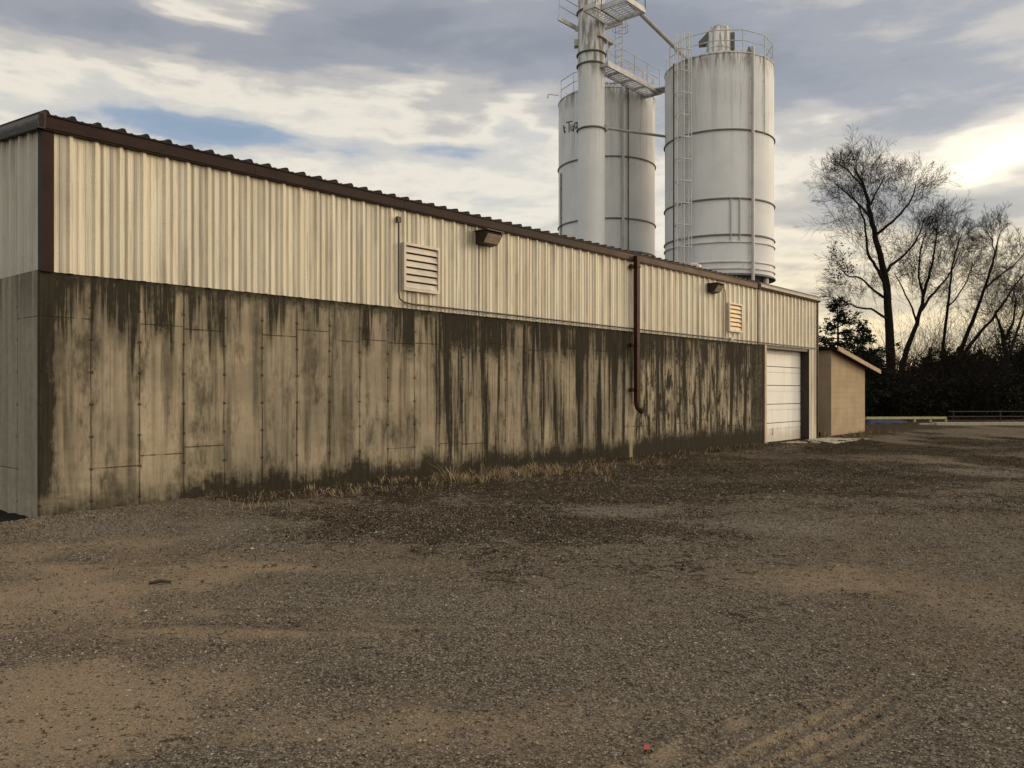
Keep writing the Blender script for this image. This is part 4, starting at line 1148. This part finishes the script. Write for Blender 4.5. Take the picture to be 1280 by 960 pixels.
# ------------------------------------------------------------------ small things at the far edge of the yard
def gz(x, y): return float(ground_z(np.array([float(x)]), np.array([float(y)]))[0])
a, b = at(1082, 522.5, 44.), at(1182, 522.3, 46.)
B = MB(); B.bar(a, b, .16, .13)
for k in range(6): q = a.lerp(b, k / 5); B.bar((q.x, q.y, gz(q.x, q.y) - .05), (q.x, q.y, q.z - .066), .12, .12)
tag(B.build('timber_beam', M['timber'], None), 'long pale timber beam raised on blocks beside the tan shed', 'beam')
B = MB(); r = random.Random(4); nx, ny = 26, 8; vs = []; c = at(1084, 531, 42.5)
for j in range(ny):
    for i in range(nx):
        e = min(i, nx - 1 - i, j * 2, (ny - 1 - j) * 2) / 2.; x_ = c.x + i * .088 ; y_ = c.y + j * .14
        vs.append((x_, y_, gz(x_, y_) + .01 + min(e, 1.4) * .13 + r.uniform(-.02, .03)))
B.add(vs, [(j * nx + i, j * nx + i + 1, (j + 1) * nx + i + 1, (j + 1) * nx + i) for j in range(ny - 1) for i in range(nx - 1)], True)
o = B.build('tarp', M['tarp'], None, sharp=None); tag(o, 'dark blue tarp over a low pile below the pale timber beam', 'tarp')
a, b = at(1168, 530.5, 41.), at(1300, 531.5, 41.)
B = MB(); B.bar((a.x, a.y, gz(a.x, a.y) + .06), (b.x, b.y, gz(b.x, b.y) + .06), .5, .16); B.bar((a.x - .6, a.y + .3, gz(a.x, a.y) + .02), (a.x + .05, a.y + .05, gz(a.x, a.y) + .045), .35, .12)
tag(B.build('kerb', M['slab'], None), 'pale straight concrete kerb along the back of the yard', 'kerb')
fe = thing('rail_fence', 'low thin rail fence in front of the dark brush, behind the pale kerb', 'fence', (24.2, 46, -.14))
for k in range(5):
    B = MB(); B.bar((.3 + k * 2.6, 0, -.1), (.3 + k * 2.6, 0, .62), .05, .05); B.build('post', M['stick'], fe)
for h in (.28, .56):
    B = MB(); B.bar((0, -.045, h), (11., -.045, h + .03), .03, .045); B.build('rail', M['galv'], fe)

# litter and loose weeds
x_, y_ = gpos(808, 946); z_ = gz(x_, y_)
B = MB(); B.add([(x_ - .014, y_ - .01, z_ + .012), (x_ + .012, y_ - .012, z_ + .014), (x_ + .016, y_ + .01, z_ + .026), (x_ - .006, y_ + .016, z_ + .022), (x_, y_, z_ + .004)], [(0, 1, 2, 3), (0, 4, 1), (1, 4, 2), (2, 4, 3), (3, 4, 0)])
tag(B.build('litter', M['red'], None), 'tiny scrap of red plastic lying on the near gravel', 'litter')
def weed(px, py, spread, h, n, label, seed):
    x0, y0 = gpos(px, py); r = np.random.default_rng(seed)
    q_ = spread * r.uniform(0, 1, n) ** .8; a_ = r.uniform(0, 6.283, n); x = x0 + q_ * np.cos(a_) * 1.25; y = y0 + q_ * np.sin(a_) * .8
    v, f = blades(x, y, r.uniform(.25, 1., n) * h, r.uniform(.8, 5.5, n), r.uniform(.006, .014, n), seed)
    o = np_mesh('dead_weed', v, f, M['weed']); tag(o, label, 'weed', 'dead weeds lying on the gravel')
weed(435, 856, .13, .032, 75, 'dark dried weed clump sprawled on the bare gravel, largest of the loose ones', 1)
weed(365, 858, .12, .018, 45, 'flat dried weed strand just left of the largest clump', 2)
weed(1078, 752, .09, .034, 55, 'dark dried weed clump alone on the gravel out in the yard before the garage door', 3)
weed(545, 697, .10, .03, 55, 'dark dried weed clump on gravel near the mossy patch', 4)
x0, y0 = gpos(186, 732); x1, y1 = gpos(214, 731); 
B = MB(); B.tube([(x0, y0, gz(x0, y0) + .01), ((x0 + x1) / 2, y0 + .02, gz(x0, y0) + .025), (x1, y1, gz(x1, y1) + .012)], [.010, .016, .008], 6)
tag(B.build('stick', M['stick'], None), 'short dark stick lying on sandy gravel in front of the stained wall', 'stick')

# ------------------------------------------------------------------ sky, sun, camera
SUN_AZ, SUN_EL = R(62), R(13)
def build_world():
    w = bpy.data.worlds.new('World'); scene.world = w; w.use_nodes = True
    nt = w.node_tree; g = G(nt); bg = nt.nodes['Background']
    sky = g.n('ShaderNodeTexSky', sky_type='NISHITA'); sky.sun_disc = False
    sky.sun_elevation = SUN_EL; sky.sun_rotation = SUN_AZ; sky.altitude = 200; sky.air_density = 1.; sky.dust_density = 1.5; sky.ozone_density = 1.5
    tc = g.n('ShaderNodeTexCoord'); D = tc.outputs['Generated']
    x, y, z = g.sep(D)
    az = x._m('ARCTAN2', x, y); el = z._m('ARCSINE', z)
    den = z.max(.0) + .16
    P = g.xyz(x / den, y / den, 0.)
    n1 = g.noise(P, .9, 9, .58, .5); n2 = g.noise(P, 2.6, 7, .6, .3); n5 = g.noise(g.xyz(aw * 2.2 if False else az * 3., el * 15., 1.), 1.6, 7, .6, .4)
    wob = g.n('ShaderNodeTexNoise'); g.L(g.xyz(az * 2., el * 7., 3.), wob.inputs['Vector']); wob.inputs['Scale'].default_value = 2.2; wob.inputs['Detail'].default_value = 5
    wr, wg, wb = g.sep(wob.outputs['Color'])
    aw = az + (wr - .5) * .30; ew = el + (wg - .5) * .085
    def px(p, q): 
        a = math.atan((p - CX) / F); return a, math.atan((HY - q) / F * math.cos(a))
    def blob(p, q, sx, sy, k):
        a, e = px(p, q)
        t = ((aw - a) * (F / sx)); u = ((ew - e) * (F / sy))
        return (t * t * -1. - u * u).exp() * k
    v = .47 + (n1 - .5) * .85 + (n2 - .5) * .45 + (n5 - .5) * .5 + (g.noise(P, 7., 6, .6) - .5) * .16
    for bl in BLOBS: v = v + blob(*bl)
    v = v.clamp()
    ramp = g.n('ShaderNodeValToRGB'); cr = ramp.color_ramp; cr.interpolation = 'EASE'
    cr.elements[0].position = .0; cr.elements[0].color = (.32, .42, .55, 1)
    cr.elements[1].position = 1.; cr.elements[1].color = (.315, .332, .375, 1)
    for p_, c_ in ((.13, (.37, .46, .585)), (.33, (.76, .73, .67)), (.46, (1.0, .92, .78)), (.60, (.66, .62, .57)), (.78, (.40, .412, .45))):
        e_ = cr.elements.new(p_); e_.color = (*c_, 1)
    g.L(v, ramp.inputs[0])
    tint = g.mix(el.ss(.02, .32, 1., 0.) * az.ss(.0, .45), ramp.outputs[0], (1.14, 1.0, .74), 'MULTIPLY')
    base = g.mix(.80, g.mix(1., sky.outputs[0], (.10, .10, .10), 'MULTIPLY'), tint)
    # break in the cloud in front of the sun, and an added out-of-view side glow lighting the walls
    a0, e0 = px(1268, 197)
    t = (aw - a0) / .060; u = (ew - e0) / .020
    glow = (t * t * -1. - u * u).exp() * .55
    t = (aw - a0) / .16; u = (ew - e0) / .03
    glow2 = (t * t * -1. - u * u).exp() * .22
    t = (az - SIDE[0]) / SIDE[1]; u = (el - SIDE[2]) / SIDE[3]
    side = (t * t * -1. - u * u).exp() * SIDE[4] * (.55 + n1 * .9)
    up = el.ss(.45, 1.0) * SIDE[5]
    add1 = g.mix(1., base, g.mix(1., (1., .88, .60), g.xyz(glow + glow2, glow + glow2, glow + glow2), 'MULTIPLY'), 'ADD')
    add2 = g.mix(1., add1, g.mix(1., (1., .86, .66), g.xyz(side, side, side), 'MULTIPLY'), 'ADD')
    add3 = g.mix(1., add2, g.mix(1., (.85, .95, 1.1), g.xyz(up, up, up), 'MULTIPLY'), 'ADD')
    g.L(add3, bg.inputs['Color']); bg.inputs['Strength'].default_value = 1.0
SIDE = (R(108), .62, .30, .42, 2.6, .35)
BLOBS = [(120, 45, 260, 48, .42), (450, 40, 190, 40, .34), (640, 40, 150, 45, .14), (265, 20, 50, 16, -.34), (335, 38, 40, 10, -.25),
         (230, 108, 300, 24, -.20), (470, 108, 120, 28, -.14), (190, 160, 230, 20, -.25), (20, 150, 45, 16, .1), (370, 175, 110, 14, -.22), (610, 125, 60, 45, .14),
         (440, 215, 150, 20, .0), (600, 215, 120, 35, -.06), (550, 185, 90, 18, -.22), (660, 120, 40, 50, -.06), (690, 150, 40, 20, -.25),
         (1060, 70, 330, 95, .40), (820, 40, 120, 60, .28), (960, 250, 70, 40, .14), (1010, 168, 50, 30, -.16), (1130, 150, 100, 25, .2),
         (1200, 245, 140, 20, .42), (1170, 196, 120, 22, -.12), (1150, 300, 180, 28, -.04), (1010, 335, 60, 14, .15), (830, 150, 14, 40, -.2)]
build_world()
sun = bpy.data.lights.new('sun', 'SUN'); sun.energy = 1.1; sun.angle = R(12); sun.color = (1., .74, .48)
so = bpy.data.objects.new('sun', sun); COL.objects.link(so)
sd = Vector((math.sin(SUN_AZ) * math.cos(SUN_EL), math.cos(SUN_AZ) * math.cos(SUN_EL), math.sin(SUN_EL)))
so.rotation_euler = sd.to_track_quat('Z', 'Y').to_euler(); so.location = sd * 60
cam = bpy.data.cameras.new('camera'); co = bpy.data.objects.new('camera', cam); COL.objects.link(co); scene.camera = co
co.location = (0, 0, CAMZ); co.rotation_euler = (R(90), 0, 0)
cam.sensor_width = 36; cam.lens = 36 * F / 1280; cam.shift_y = (HY - 480) / 1280; cam.clip_start = .05; cam.clip_end = 3000
scene.view_settings.view_transform = 'Standard'; scene.view_settings.look = 'None'; scene.view_settings.exposure = 0.; scene.view_settings.gamma = 1
scene.cycles.use_denoising = True
scene.cycles.max_bounces = 6
